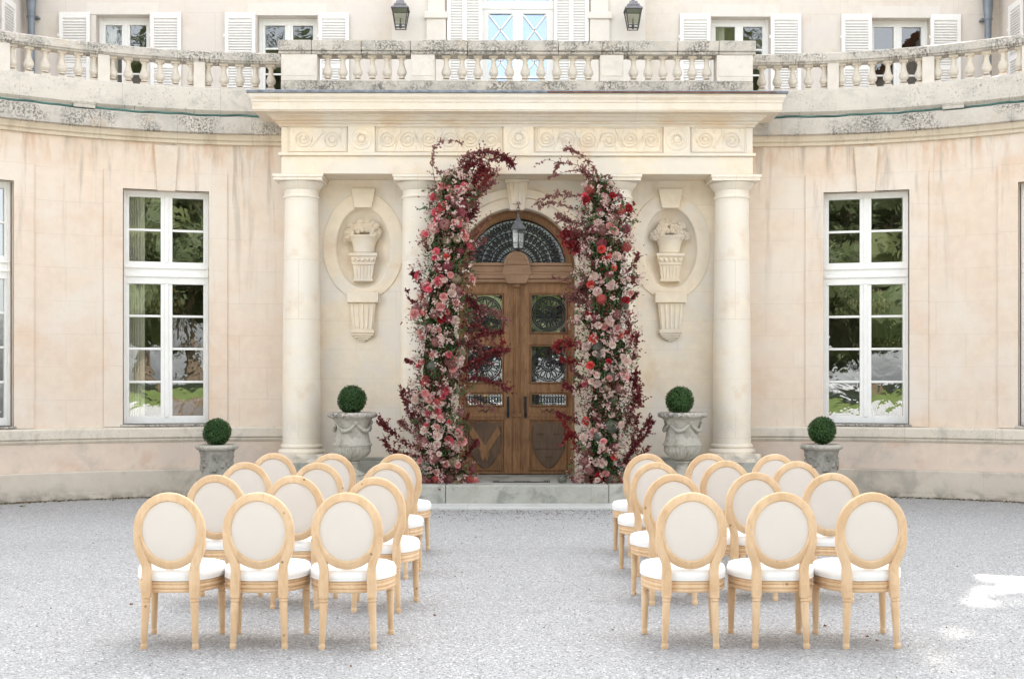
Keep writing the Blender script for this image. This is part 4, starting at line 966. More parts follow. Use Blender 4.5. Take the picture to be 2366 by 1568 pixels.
ball('boxwood_ball', (fx(1570, YUR), YUR, fz(925, YUR)), .188, 'clipped green box ball in the tall urn right of the door')
def planter(x, y, lab):
    root = tag(empty('stone_planter', (x, y, 0)), lab, 'planter', 'low stone planters by the curved walls')
    m = MB(); m.box(-.17, .17, -.17, .17, 0, .06); m.lathe([(.15, .06), (.155, .08), (.12, .11), (.11, .14), (.16, .17)], 24); m.build('foot', M['planter'], root, smooth=True, ang=40)
    b = MB(); b.lathe([(.12, .15), (.20, .19), (.245, .25), (.25, .31), (.22, .35), (.205, .38), (.205, .50), (.215, .60), (.235, .68), (.24, .70)], 32)
    random.seed(4)
    for i in range(8):
        a = 2*pi*i/8
        for k in range(6):
            z = .42+.2*random.random(); q = a+random.uniform(-.25, .25); b.lathe([(0, -.03), (.03, -.01), (.028, .02), (0, .035)], 7, Matrix.Translation((.205*cos(q), .205*sin(q), z)))
        b.lathe([(0, -.05), (.045, -.02), (.04, .02), (0, .05)], 8, Matrix.Translation((.24*cos(a), .24*sin(a), .27)))
    b.build('body', M['planter'], root, smooth=True, ang=50)
    r = MB(); r.lathe([(.22, .69), (.265, .70), (.285, .72), (.29, .745), (.27, .765), (.235, .77), (.215, .75), (.20, .70)], 36, cap=False); r.build('rim', M['urn'], root, smooth=True, ang=60)
    s_ = MB(); s_.lathe([(.22, .72), (.1, .735), (.0, .74)], 20, cap=False); s_.build('soil', M['soil'], root)
planter(fx(501, 16.2), 16.2, 'low grey stone planter with a box ball by the left curved wall')
planter(fx(1897, 16.2), 16.2, 'low grey stone planter with a box ball by the right curved wall')
ball('boxwood_ball', (fx(501, 16.2), 16.2, fz(998, 16.2)), .185, 'clipped green box ball in the low planter by the left wall')
ball('boxwood_ball', (fx(1899, 16.2), 16.2, fz(994, 16.2)), .185, 'clipped green box ball in the low planter by the right wall')

# ------------------------------------------------------------------ chairs
def chair():
    root = empty('oval_back_chair')
    # seat plan
    def plan(k, n=48, inset=0.):
        out = []
        for i in range(n):
            a = 2*pi*i/n; c, s_ = cos(a), sin(a); e = 2/2.7
            x = (.266-inset)*math.copysign(abs(c)**e, c); y = (.252-inset)*math.copysign(abs(s_)**e, s_)
            if y < 0: x *= 1-.16*(-y/.25)
            out.append((x*k, .275+y*k))
        return out
    def loops(prof): return [[(x, y, z) for x, y in plan(1, inset=d)] for d, z in prof]
    m = MB(); L = loops([(.02, .343), (.004, .345), (.0, .352), (.002, .362), (.008, .366), (.002, .371), (.0, .38), (.002, .389), (.008, .393), (.003, .398), (.001, .406), (.006, .413), (.02, .415)])
    m.sweep(L, True); m.f.append(tuple(range(47, -1, -1))); m.build('seat_rail', M['chair'], root, smooth=True, ang=50)
    cu = MB(); prof = [(.012, .413), (.002, .418), (-.004, .43), (-.006, .447), (-.003, .465), (.006, .479), (.022, .489), (.05, .495), (.10, .500), (.17, .503)]
    L = [[(x, y, z+.004*(1 if z > .49 else 0)*sin(3*x*10)*.3) for x, y in plan(1, inset=d)] for d, z in prof]; cu.sweep(L, True); cu.f.append(tuple((len(prof)-1)*48+i for i in range(48)))
    pz = [(-.006+.004, .478), (-.0105+.004, .482)]
    for d_, z_ in ((.0085, .4805), (-.003, .4215)): cu.tube([(x, y, z_) for x, y in plan(1, inset=d_)], .0032, 5, closed=True)
    cu.build('seat_cushion', M['cushion'], root, smooth=True, ang=60)
    # oval back
    zc, a, b, w, t = .732, .193, .213, .052, .036
    tilt = R_(7); sh = Matrix.Translation((0, .028, .50)) @ Matrix.Rotation(tilt, 4, 'X') @ Matrix.Translation((0, 0, -.50))
    f = MB(); lp = []
    cs = [(-.5, -.32), (-.38, -.5), (.36, -.5), (.5, -.34), (.5, .34), (.38, .5), (-.38, .5), (-.5, .34)]
    for i in range(65):
        u = 2*pi*i/64; nx, nz_ = cos(u)/a, sin(u)/b; q = math.hypot(nx, nz_); nx /= q; nz_ /= q
        lp.append([sh @ Vector((a*cos(u)+nx*c*w, d*t, zc+b*sin(u)+nz_*c*w)) for c, d in cs])
    for q in range(4):
        i0 = (q*16+8) % 64; f.sweep([lp[(i0+j) % 64] for j in range(17)], True)
    # posts flowing out of the oval
    for s in (-1, 1):
        pts = [sh @ Vector((s*x, y, z)) for x, y, z in ((.199, 0, .70), (.196, 0, .655), (.186, 0, .61), (.168, 0, .565), (.153, .0, .53), (.147, .0, .50))]+[Vector((s*.146, .027, .47)), Vector((s*.147, .024, .42)), Vector((s*.148, .022, .345)), Vector((s*.148, .02, .318))]
        rr = [.018, .024, .028, .030, .030, .029, .029, .031, .031, .028]
        k = len(pts); lo = []
        for i, p in enumerate(pts):
            h = rr[i]*.90; d = .023
            lo.append([p+Vector((-h, -d, 0)), p+Vector((-h*.8, -d*1.12, 0)), p+Vector((h*.8, -d*1.12, 0)), p+Vector((h, -d, 0)), p+Vector((h, d, 0)), p+Vector((-h, d, 0))])
        f.sweep(lo, True); bb = len(f.v)-6; f.f.append(tuple(bb+i for i in range(6))); f.f.append(tuple(len(f.v)-6*k+i for i in range(5, -1, -1)))
        f.box(s*.148-.012, s*.148+.012, -.009, -.002, .362, .40)
    f.build('back_frame', M['chair'], root, smooth=True, ang=42)
    p = MB(); lo = []
    for d, y in ((.0, -.006), (.012, -.010), (.06, -.011), (.19, -.012)): lo.append([sh @ Vector((max(.001, (a-w/2+.004-d))*cos(u), y, zc+max(.001, (b-w/2+.004-d))*sin(u))) for u in [2*pi*i/48 for i in range(48)]])
    p.sweep(lo, True)
    lo = [[sh @ Vector((max(.001, (a-w/2+.004-d))*cos(u), y, zc+max(.001, (b-w/2+.004-d))*sin(u))) for u in [2*pi*i/48 for i in range(48)]] for d, y in ((0, .010), (.012, .028), (.06, .040), (.188, .044))]
    p.sweep(lo, True)
    p.build('back_pad', M['linen'], root, smooth=True, ang=50)
    lm = MB(); lm.lathe([(.014, 0), (.019, .004), (.0215, .02), (.0205, .034), (.016, .039), (.0185, .044), (.022, .16), (.025, .27), (.0255, .286), (.021, .290), (.021, .293), (.0275, .298), (.0275, .306), (.0215, .310), (.0215, .313), (.028, .318), (.028, .33)], 16)
    me = lm.mesh('leg', M['chair'], True, 40)
    for x, y, rx, ry in ((-.148, .015, .03, .035), (.148, .015, .03, -.035), (-.218, .435, -.015, .012), (.218, .435, -.015, -.012)):
        o = obj('leg', me, root, (x-math.copysign(.0, x), y, 0)); 
        o.matrix_local = Matrix.Translation((x, y, .325)) @ Euler((-rx if y < .1 else -rx, ry, 0)).to_matrix().to_4x4() @ Matrix.Translation((0, 0, -.325))
    for x in (-.218, .218):
        pass
    return root
CH = chair()
rows = {('left', 1): [(-2.105, 7.33, 0), (-1.555, 7.33, -1), (-1.009, 7.31, 0)], ('left', 2): [(499, 8.67, -1), (680, 8.60, -1.5), (868, 8.46, -4)],
        ('left', 3): [(567, 9.97, 0), (733, 9.93, -1), (893, 9.88, -3)], ('left', 4): [(632, 11.2, -1), (767, 11.15, -1), (921, 11.12, -3)],
        ('right', 1): [(1595, 7.31, 1.5), (1804, 7.31, 1), (2014, 7.30, 1.5)], ('right', 2): [(1556, 8.72, 3), (1743, 8.87, 2), (1918, 8.82, 0)],
        ('right', 3): [(1515, 9.97, 4), (1676, 10.15, 2), (1840, 10.06, 1)], ('right', 4): [(1494, 11.1, 4), (1637, 11.1, 3), (1789, 11.02, 2)]}
rown = {1: 'front-most row nearest the camera', 2: 'second row from the camera', 3: 'third row from the camera', 4: 'last row, nearest the house'}
rown = {1: 'nearest row', 2: 'second nearest row', 3: 'third row back', 4: 'row nearest the house'}
first = True; random.seed(19)
for (side, r), lst in rows.items():
    for i, (px, Y, yaw) in enumerate(lst):
        if side == 'left' and r == 1: px = [391, 597.5, 803][i]
        o = CH if first else copy_tree(CH); first = False
        X = fx(px, Y); o.location = (X, Y, -.005); o.rotation_euler = (R_(random.uniform(-.5, .5)), R_(random.uniform(-.45, .45)), R_(yaw+random.uniform(-.8, .8)))
        pos = (('outer', 'middle', 'aisle-side') if side == 'left' else ('aisle-side', 'middle', 'outer'))[i]
        extra = ''
        if side == 'left' and r == 2 and i == 2: extra = ', dark knot on top of its oval frame'
        tag(o, f'pale wood oval-back chair, {pos} one of the {rown[r]} in the {side} block', 'chair', 'oval-back chairs facing the door')

# ------------------------------------------------------------------ a few fallen leaves
random.seed(21)
def fallen(px, py, size, col, lab, i):
    Y = CAMZ*FPX/(py-875); x = fx(px, Y); a = random.uniform(0, 6)
    m = MB(); n = 9; vs = [(0, 0, .004)]
    for k in range(n*2):
        u = 2*pi*k/(n*2); r = size*(1 if k % 2 else .72)*(1+.25*cos(u)); vs.append((r*cos(u), r*.62*sin(u), .003+.012*abs(sin(u*1.5))))
    m.add(vs, [(0, k+1, (k+1) % (2*n)+1) for k in range(2*n)]); m.tube([(-size*.9, 0, .006), (-size*1.7, .004, .004)], .0012, 4)
    o = m.build('fallen_leaf', col, loc=(x, Y, .003), rz=a); tag(o, lab, 'leaf', 'fallen leaves on the gravel')
lb = plain('dry leaf', (.22, .08, .035), .8, .2); lg = plain('green weed', (.10, .20, .04), .7, .2)
fallen(1906, 1449, .022, lb, 'brown dry leaf on the gravel between the two right-hand nearest chairs', 0)
fallen(2003, 1474, .018, lb, 'rusty dry leaf between the legs of the nearest right-hand outer chair', 1)
fallen(304, 1396, .014, lb, 'dark dry leaf on the gravel left of the nearest left-hand chair', 2)
fallen(1005, 1423, .012, lb, 'tiny brown leaf on the gravel just right of the left chairs', 3)
fallen(51, 1169, .05, lg, 'small green weed at the foot of the left curved wall', 4)
fallen(810, 1541, .013, lb, 'tiny orange leaf on the gravel in front of the left chairs', 5)
fallen(2025, 1484, .014, lb, 'small red leaf just right of the rusty one under the outer chair', 6)

# ------------------------------------------------------------------ loose stones and leaf litter on the court
random.seed(5); m = MB(); w = island('loose stones', [(.36, .355, .35), (.46, .46, .455), (.60, .60, .59), (.42, .415, .41), (.24, .23, .215), (.52, .50, .47)], .9, .2, 0.)
for i in range(17000):
    Y = 6.2+7.5*random.random()**1.5; X = random.uniform(-.46, .46)*Y-.1; a = random.uniform(0, 6); q = random.uniform(.0035, .0085)*(1.35 if random.random() < .06 else 1); c, d = cos(a), sin(a); h = q*random.uniform(.5, .9); e = q*random.uniform(.6, 1)
    m.add([(X+q*c, Y+q*d, .001), (X-e*d, Y+e*c, .001), (X-q*c, Y-q*d, .001), (X+e*d, Y-e*c, .001), (X+q*.35*c, Y+q*.35*d, h), (X-q*.3*c, Y-q*.3*d, h*.9)], [(0, 1, 4), (1, 5, 4), (1, 2, 5), (2, 3, 5), (3, 4, 5), (3, 0, 4)])
tag(m.build('loose_stones', w), 'loose pale stones strewn over the gravel court', 'stones', kind='stuff')
m = MB(); w = island('leaf litter', [(.12, .07, .035), (.20, .12, .06), (.07, .06, .03), (.26, .15, .07), (.06, .10, .03), (.09, .14, .04)], .9, .1, .1)
def flake(X, Y, q):
    a = random.uniform(0, 6); c, d = cos(a), sin(a); k = random.uniform(.4, .7); t = random.uniform(0, q*.6)
    m.add([(X+q*c, Y+q*d, .003+t), (X-q*k*d, Y+q*k*c, .006), (X-q*c, Y-q*d, .003), (X+q*k*d, Y-q*k*c, .009+t)], [(0, 1, 2, 3)])
for i in range(3200):
    s_ = random.choice((-1, 1)); t = random.uniform(0, 1.); p = ap(s_, t, RW-.115-abs(random.gauss(0, .10))); flake(p.x, p.y, random.uniform(.006, .022))
for i in range(900): flake(random.gauss(0, 1.6), 15.04-abs(random.gauss(0, .55)), random.uniform(.005, .013))
for i in range(260): Y = random.uniform(6.4, 15); flake(random.uniform(-.45, .45)*Y, Y, random.uniform(.004, .011))
tag(m.build('leaf_litter', w), 'dry leaf litter along the foot of the walls and the doorstep', 'leaf litter', kind='stuff')
# ------------------------------------------------------------------ floral columns
def rnd_rot(n, spin=None):
    """matrix whose z axis points along n"""
    n = Vector(n).normalized(); q = n.to_track_quat('Z', 'Y').to_matrix().to_4x4()
    return q @ Matrix.Rotation(random.uniform(0, 2*pi) if spin is None else spin, 4, 'Z')
def petal(m, T, w, l, cup, curl, n=3):
    """cupped petal, base at the origin growing along +z and bulging to +x"""
    vs = []; fs = []
    for j in range(n+1):
        v = j/n; ww = w*(.35+.95*math.sin(min(1, v*1.15+.12)*pi*.62)); z = l*v; x0 = cup*math.sin(v*pi*.6)+curl*v**3
        for i in range(n+1):
            u = (i/n-.5)*2; vs.append((x0-abs(u)**2*w*.38, u*ww*.5, z-abs(u)**2*l*.10*v))
    for j in range(n):
        for i in range(n): a = j*(n+1)+i; fs.append((a, a+1, a+n+2, a+n+1))
    m.add(vs, fs, T)
def rose_mesh(mat, full=1.):
    m = MB(); random.seed(hash(mat.name) % 1000)
    k = 0
    for ring, (cnt, r, w, l, lean, curl) in enumerate(((3, .002, .016, .026, .02, -.004), (4, .006, .024, .028, .10, .000), (5, .011, .030, .030, .28, .003), (6, .016, .036, .031, .55, .008), (7, .019, .040, .031, .9*full, .012))):
        for i in range(cnt):
            a = 2*pi*i/cnt+ring*.7+random.uniform(-.15, .15)
            T = Matrix.Translation((0, 0, -.004*ring)) @ Matrix.Rotation(a, 4, 'Z') @ Matrix.Translation((r, 0, 0)) @ Matrix.Rotation(lean+random.uniform(-.06, .06), 4, 'Y')
            petal(m, T, w, l, .006+.002*ring, curl)
    return m.mesh('rose', mat, True, 80)
def hyd_mesh(mat, r=.06, cnt=85):
    m = MB(); random.seed(len(mat.name)+cnt)
    for i in range(cnt):
        z = 1-(i+.5)/cnt*1.5; a = i*2.39996; q = math.sqrt(max(0, 1-z*z)); rr = r*random.uniform(.88, 1.06)
        p = Vector((rr*q*cos(a), rr*q*sin(a), rr*z*.82)); T = Matrix.Translation(p) @ rnd_rot(p+Vector((random.uniform(-.03, .03), random.uniform(-.03, .03), .01)))
        s = random.uniform(.0085, .0125)
        for k in range(4):
            T2 = T @ Matrix.Rotation(k*pi/2, 4, 'Z'); m.add([(0, 0, 0), (s*.9, -s*.55, .003), (s*1.35, 0, .001), (s*.9, s*.55, .003)], [(0, 1, 2, 3)], T2)
    m.lathe([(r*.82*cos(b), r*.68*sin(b)) for b in [-pi/2+.1+i*(pi-.2)/6 for i in range(7)]], 10)
    return m.mesh('hydrangea', mat)
RO = [rose_mesh(M['ro%d' % i]) for i in range(5)]
HY = [hyd_mesh(M['hy%d' % i], .066 if i != 4 else .06) for i in range(5)]
def leaf(m, p, d, side, l, w):
    d = d.normalized(); x = d.cross(side)
    if x.length < 1e-3: x = d.cross(Vector((0, 0, 1)))
    x.normalize(); n = x.cross(d)
    m.add([p, p+d*l*.38+x*w*.5+n*l*.05, p+d*l, p+d*l*.38-x*w*.5+n*l*.05], [(0, 1, 2, 3)])
def rv(s=1.): return Vector((random.gauss(0, s), random.gauss(0, s), random.gauss(0, s)))
def spray(lm, sm, pts, n, l=.045, w=.030, spread=.05, thick=.006, dens_end=True):
    """a branch: stem through pts with leaves all along"""
    P = [Vector(p) for p in pts]
    # catmull subdivision
    Q = []
    for i in range(len(P)-1):
        p0 = P[max(0, i-1)]; p1 = P[i]; p2 = P[i+1]; p3 = P[min(len(P)-1, i+2)]
        for k in range(6):
            t = k/6; Q.append(.5*((2*p1)+(p2-p0)*t+(2*p0-5*p1+4*p2-p3)*t*t+(-p0+3*p1-3*p2+p3)*t**3))
    Q.append(P[-1]); sm.tube(Q, [thick*(1-.75*i/len(Q)) for i in range(len(Q))], 4)
    def at_(t):
        f = t*(len(Q)-1); i = min(len(Q)-2, int(f)); return Q[i].lerp(Q[i+1], f-i), (Q[i+1]-Q[i]).normalized()
    for k in range(int(n*.4)):
        p, d = at_(random.random()**.7); off = rv(1).normalized()*random.random()*spread*.45
        leaf(lm, p+off, d*.6+rv(.8)+off*6, rv(1), l*random.uniform(.6, 1.15), w*random.uniform(.7, 1.2))
    left = n*.6
    while left > 0:
        t = random.random()**.85; p, d = at_(t); tw = (d*random.uniform(.5, 1.3)+rv(.75)+Vector((0, -.1, .1))).normalized(); L = spread*random.uniform(.8, 2.3)*(1.1-t*.5)
        bend = rv(.25); pt = [p+tw*L*q+bend*L*q*q for q in (0, .35, .7, 1.)]; sm.tube(pt, [.0028, .0022, .0016, .001], 3)
        kk = max(4, int(L/(l*.42)))
        for j in range(kk):
            q = (j+.7)/kk; pp = p+tw*L*q+bend*L*q*q; sd = tw.cross(rv(1)).normalized()*(1 if j % 2 else -1)
            leaf(lm, pp, tw*.7+sd*.8+rv(.25), rv(1), l*random.uniform(.6, 1.05), w*random.uniform(.7, 1.15))
        left -= kk
def px_path(pts, Y=16.0):
    return [at(p[0], p[1], Y-(p[2] if len(p) > 2 else 0)) for p in pts]

def fang():
    return math.acos(random.uniform(-1, 1)) if random.random() < .86 else random.uniform(-.7, pi+.7)
def floral(name, label, axis, seed, rose_w, hy_w, n_rose, n_hy, branches, leafn, filler_n, ground):
    random.seed(seed)
    root = tag(empty(name, (at(axis[0][0], 875, 16.05).x, 16.05, ZS+.002)), label, 'flower column', 'flower columns framing the door')
    ox = root.location.copy()
    A = []
    for px, py, hw in axis:
        p = at(px, py, 16.05); A.append((p, hw*16.05/FPX))
    tot = [0]
    for i in range(len(A)-1): tot.append(tot[-1]+(A[i+1][0]-A[i][0]).length)
    def ax(t):
        d = t*tot[-1]
        for i in range(len(A)-1):
            if d <= tot[i+1]+1e-9:
                f = (d-tot[i])/(tot[i+1]-tot[i]); return A[i][0].lerp(A[i+1][0], f), A[i][1]+(A[i+1][1]-A[i][1])*f
        return A[-1]
    def surf(t, ang, k=1.):
        p, h = ax(t); bump = 1+.15*sin(t*29+ang*2+seed)+.11*sin(t*53-ang*3)
        n = Vector((cos(ang), -sin(ang), random.uniform(-.1, .35))).normalized()
        return p+Vector((cos(ang)*h*k*bump, -sin(ang)*h*.85*k*bump, 0))-ox, n
    # inner stand and greenery
    st = MB(); core = MB()
    for k in range(3): st.tube([ax(t)[0]-ox+Vector((.06*cos(k*2.1), .06*sin(k*2.1), 0)) for t in [i/14*.97 for i in range(15)]], .012, 5)
    st.build('stand', M['stem'], root)
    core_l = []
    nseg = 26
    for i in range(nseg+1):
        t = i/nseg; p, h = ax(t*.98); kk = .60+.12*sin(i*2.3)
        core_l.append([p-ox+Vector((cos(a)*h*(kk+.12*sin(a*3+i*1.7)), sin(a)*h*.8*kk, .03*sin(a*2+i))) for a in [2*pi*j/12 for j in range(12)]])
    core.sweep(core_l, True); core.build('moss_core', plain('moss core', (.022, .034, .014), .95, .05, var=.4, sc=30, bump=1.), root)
    gl = MB()
    for i in range(leafn):
        p, n = surf(random.random(), fang(), random.uniform(.62, 1.08)); leaf(gl, p, n*.8+rv(.6), rv(1), random.uniform(.03, .06), random.uniform(.014, .026))
    gl.build('green_leaves', M['gleaf'], root)
    for key, nn in (('burg', leafn*.75), ('mauve', leafn*.9)):
        bl_ = MB()
        for i in range(int(nn)):
            t = random.random(); 
            if sin(t*23+seed+(0 if key == 'burg' else 2))+random.gauss(0, .7) < -.1: continue
            p, n = surf(t, fang(), random.uniform(.8, 1.08)+(random.random()**6)*.45); leaf(bl_, p, n*.7+rv(.6), rv(1), random.uniform(.03, .05), random.uniform(.016, .028))
        bl_.build('burgundy_leaves' if key == 'burg' else 'mauve_leaves', M[key], root)
    # blush filler sprigs
    fl = MB(); fs_ = MB()
    for i in range(filler_n):
        p, n = surf(random.random(), fang(), random.uniform(.9, 1.08))
        tip = p+n*random.uniform(.02, .085)+rv(.015); fs_.tube([p-n*.03, tip], .0018, 3)
        for k in range(random.randint(7, 13)):
            q = tip+rv(.018); s = random.uniform(.008, .014); T = Matrix.Translation(q) @ rnd_rot(n+rv(.5))
            for j in range(5): m_ = T @ Matrix.Rotation(j*2*pi/5, 4, 'Z'); fl.add([(0, 0, 0), (s*.8, -s*.45, .003), (s*1.2, 0, .005), (s*.8, s*.45, .003)], [(0, 1, 2, 3)], m_)
    fl.build('filler_blossoms', M['filler'], root); fs_.build('filler_stems', M['gleaf'], root)
    # hydrangeas and roses, spread without heavy overlap
    placed = []
    def place(meshes, weights, cnt, rad, nm, k0, k1, lo=.0, hi=.97, smin=.85, smax=1.2):
        made = 0; tries = 0
        while made < cnt and tries < cnt*40:
            tries += 1
            t = lo+(hi-lo)*random.random(); ang = math.acos(random.uniform(-.99, .99))
            p, n = surf(t, ang, random.uniform(k0, k1)); sc = random.uniform(smin, smax)
            if any((p-q).length < (rad*sc+r)*.74 for q, r in placed): continue
            placed.append((p, rad*sc)); w = weights(t)
            i = random.choices(range(len(meshes)), w)[0]
            o = obj(nm, meshes[i], root); nn = (n+Vector((0, -.55, .15))+rv(.22)).normalized()
            o.matrix_local = Matrix.Translation(p) @ rnd_rot(nn) @ Matrix.Diagonal((sc, sc, sc, 1)); made += 1
    place(HY, hy_w, n_hy, .062, 'hydrangea', .84, 1.0, smin=.75, smax=1.25)
    place(RO, rose_w, n_rose, .036, 'rose', 1.0, 1.10, .02, .96, .68, 1.32)
    for gx, gy, i in ground:     # heads lying at the foot
        p = at(gx, gy, 15.85); p.z = max(p.z, ZS+.05); o = obj('hydrangea', HY[i], root); o.matrix_local = Matrix.Translation(p-ox) @ rnd_rot((0, -.8, .6)); 
    # burgundy sprays
    LM = {'burg': MB(), 'mauve': MB(), 'redleaf': MB(), 'gleaf': MB()}; sm = MB()
    for br in branches:
        mat, n, spread, pts = br[:4]; l = br[4] if len(br) > 4 else .042
        spray(LM[mat], sm, [p-ox for p in px_path(pts)], int(n*3.0), l*1.2, l*.86, spread*1.2, .0045)
    for q in range(34):
        p, n = surf(random.uniform(.03, .95), fang(), .9); e = p+n*random.uniform(.10, .17)+rv(.03)
        spray(LM['gleaf'], sm, [p, (p+e)/2+rv(.015), e], 26, random.uniform(.034, .05), .024, .05, .003)
    for k, mb in LM.items():
        if mb.v: mb.build({'burg': 'burgundy_spray', 'mauve': 'mauve_spray', 'redleaf': 'red_spray', 'gleaf': 'green_spray'}[k], M[k], root)
    sm.build('branches', M['stem'], root)
    return root
LB = [('mauve', 100, .09, [(1060, 640), (1080, 610), (1090, 580)], .034), ('burg', 110, .08, [(1060, 800), (1090, 790), (1115, 770)], .036), ('mauve', 90, .08, [(1040, 1080), (1010, 1060), (985, 1050)], .036),
      ('burg', 110, .075, [(1045, 470), (1062, 420), (1085, 385), (1110, 372)], .042), ('redleaf', 90, .07, [(1075, 500), (1105, 440), (1135, 400)], .04), ('burg', 80, .05, [(1100, 400), (1130, 372), (1160, 365), (1180, 376)], .036), ('mauve', 70, .05, [(1085, 470), (1115, 440), (1140, 420)], .036), ('burg', 90, .07, [(1040, 690), (1075, 690), (1100, 710)], .038), ('burg', 80, .06, [(1010, 1000), (985, 960), (960, 930)]),
      ('mauve', 55, .035, [(1005, 420), (998, 375), (1003, 345), (1025, 325), (1068, 330)], .034), ('mauve', 30, .02, [(1003, 385), (1015, 400), (1035, 395), (1045, 405)], .032),
      ('burg', 170, .055, [(1058, 440), (1070, 390), (1095, 362), (1135, 352), (1165, 362), (1184, 380)], .036), ('mauve', 120, .06, [(1048, 430), (1062, 385), (1078, 360), (1110, 350), (1150, 355)], .036),
      ('burg', 130, .075, [(1060, 500), (1085, 440), (1105, 400), (1118, 390)], .042), ('redleaf', 70, .06, [(1070, 470), (1100, 420), (1125, 395)], .038), ('mauve', 90, .06, [(1070, 520), (1095, 470), (1120, 420), (1148, 398)], .036),
      ('burg', 110, .07, [(1050, 530), (1080, 510), (1098, 480)], .04), ('mauve', 60, .05, [(1060, 600), (1085, 560), (1105, 535), (1128, 500)], .03), ('mauve', 60, .05, [(1050, 620), (1085, 600), (1100, 570), (1120, 555)], .03),
      ('burg', 45, .035, [(1000, 690), (975, 660), (960, 635), (955, 632)]), ('burg', 18, .02, [(985, 715), (955, 700), (943, 680), (940, 672)]), ('burg', 25, .03, [(1000, 600), (985, 570), (980, 555)]),
      ('mauve', 120, .08, [(1050, 730), (1095, 720), (1130, 715), (1165, 738)], .036), ('burg', 120, .08, [(1060, 760), (1100, 755), (1135, 770), (1160, 765)], .038), ('burg', 130, .08, [(1050, 860), (1095, 840), (1125, 820), (1170, 810)]),
      ('burg', 110, .07, [(1050, 880), (1095, 875), (1130, 880), (1178, 900)], .038), ('redleaf', 60, .05, [(1060, 850), (1105, 835), (1140, 810), (1165, 790)], .036), ('mauve', 90, .08, [(1040, 800), (1080, 790), (1110, 800)], .038), ('mauve', 40, .04, [(1060, 920), (1100, 930), (1140, 945)], .032),
      ('burg', 14, .015, [(985, 840), (965, 838), (945, 835), (935, 833)], .05), ('burg', 120, .06, [(985, 1040), (950, 1030), (915, 1005), (890, 985), (880, 972)]), ('burg', 130, .07, [(985, 1020), (960, 980), (940, 935), (930, 905)]),
      ('mauve', 90, .06, [(980, 990), (965, 950), (958, 920), (945, 905)], .04), ('burg', 80, .06, [(990, 1060), (950, 1050), (905, 1040), (885, 1015)]), ('mauve', 60, .05, [(975, 1010), (940, 990), (925, 975)]),
      ('burg', 60, .035, [(1050, 1090), (1070, 1060), (1090, 1035), (1102, 1018)]), ('burg', 50, .04, [(1040, 1000), (1065, 985), (1080, 960)], .034)]
RB = [('mauve', 130, .10, [(1410, 700), (1400, 660), (1380, 620)], .038), ('mauve', 110, .10, [(1370, 720), (1355, 680), (1345, 640)], .036), ('burg', 100, .08, [(1440, 820), (1455, 780), (1450, 740)], .036), ('mauve', 90, .08, [(1400, 880), (1420, 850), (1430, 820)], .036),
      ('burg', 120, .09, [(1410, 640), (1440, 650), (1460, 640)], .038), ('mauve', 150, .10, [(1380, 560), (1350, 545), (1325, 540)], .038), ('redleaf', 90, .07, [(1340, 590), (1325, 560), (1318, 540)], .044), ('mauve', 120, .07, [(1395, 450), (1370, 420), (1345, 395)], .036), ('burg', 110, .06, [(1440, 1000), (1455, 960), (1465, 900), (1470, 860)], .04),
      ('mauve', 100, .035, [(1385, 430), (1375, 395), (1350, 365), (1325, 348), (1305, 345)], .032), ('mauve', 55, .03, [(1380, 420), (1350, 390), (1315, 378), (1290, 380), (1278, 400)], .032), ('mauve', 14, .012, [(1320, 378), (1290, 376), (1262, 370), (1232, 385)], .03),
      ('mauve', 30, .02, [(1345, 392), (1315, 395), (1285, 405), (1268, 412)], .032), ('mauve', 110, .05, [(1390, 470), (1350, 455), (1310, 450), (1270, 455), (1238, 470)], .034), ('mauve', 70, .045, [(1370, 500), (1320, 480), (1280, 470), (1245, 478)], .032),
      ('mauve', 120, .08, [(1380, 540), (1345, 520), (1310, 510), (1290, 500)], .036), ('redleaf', 120, .08, [(1370, 600), (1340, 580), (1315, 565), (1300, 545)], .042), ('burg', 90, .07, [(1360, 570), (1330, 560), (1305, 535)], .04),
      ('mauve', 170, .10, [(1370, 640), (1350, 660), (1325, 680)], .036), ('mauve', 150, .09, [(1400, 700), (1360, 700), (1320, 690)], .036), ('mauve', 50, .04, [(1340, 700), (1330, 640), (1300, 645), (1275, 640)], .026),
      ('redleaf', 110, .08, [(1360, 790), (1330, 800), (1300, 790), (1285, 800)], .04), ('redleaf', 60, .05, [(1350, 830), (1320, 835), (1295, 830)], .036), ('burg', 90, .07, [(1350, 880), (1325, 900), (1305, 890)], .036),
      ('burg', 110, .07, [(1440, 860), (1458, 880), (1470, 900), (1478, 930)], .038), ('burg', 90, .06, [(1440, 830), (1460, 830), (1468, 800), (1472, 770)], .036), ('burg', 40, .03, [(1430, 700), (1455, 690), (1468, 680)], .034), ('burg', 22, .02, [(1430, 520), (1450, 500), (1462, 470)], .04),
      ('burg', 60, .05, [(1430, 640), (1455, 620), (1470, 600), (1472, 590)], .034), ('burg', 120, .05, [(1440, 1080), (1460, 1040), (1480, 1000), (1500, 965)], .036), ('burg', 100, .045, [(1440, 1070), (1468, 1030), (1495, 1000), (1508, 975)], .036), ('burg', 90, .05, [(1440, 1090), (1455, 1040), (1465, 1000), (1470, 960)], .036),
      ('burg', 70, .05, [(1445, 1095), (1475, 1060), (1500, 1030)], .036), ('redleaf', 70, .05, [(1345, 1050), (1325, 1020), (1305, 980), (1290, 960)], .036), ('burg', 60, .05, [(1340, 980), (1315, 965), (1290, 955)], .034), ('redleaf', 60, .05, [(1340, 1020), (1320, 1000), (1300, 1025)], .036),
      ('burg', 70, .05, [(1440, 960), (1462, 940), (1475, 900)], .036), ('mauve', 100, .08, [(1400, 900), (1350, 880), (1320, 850)], .034)]
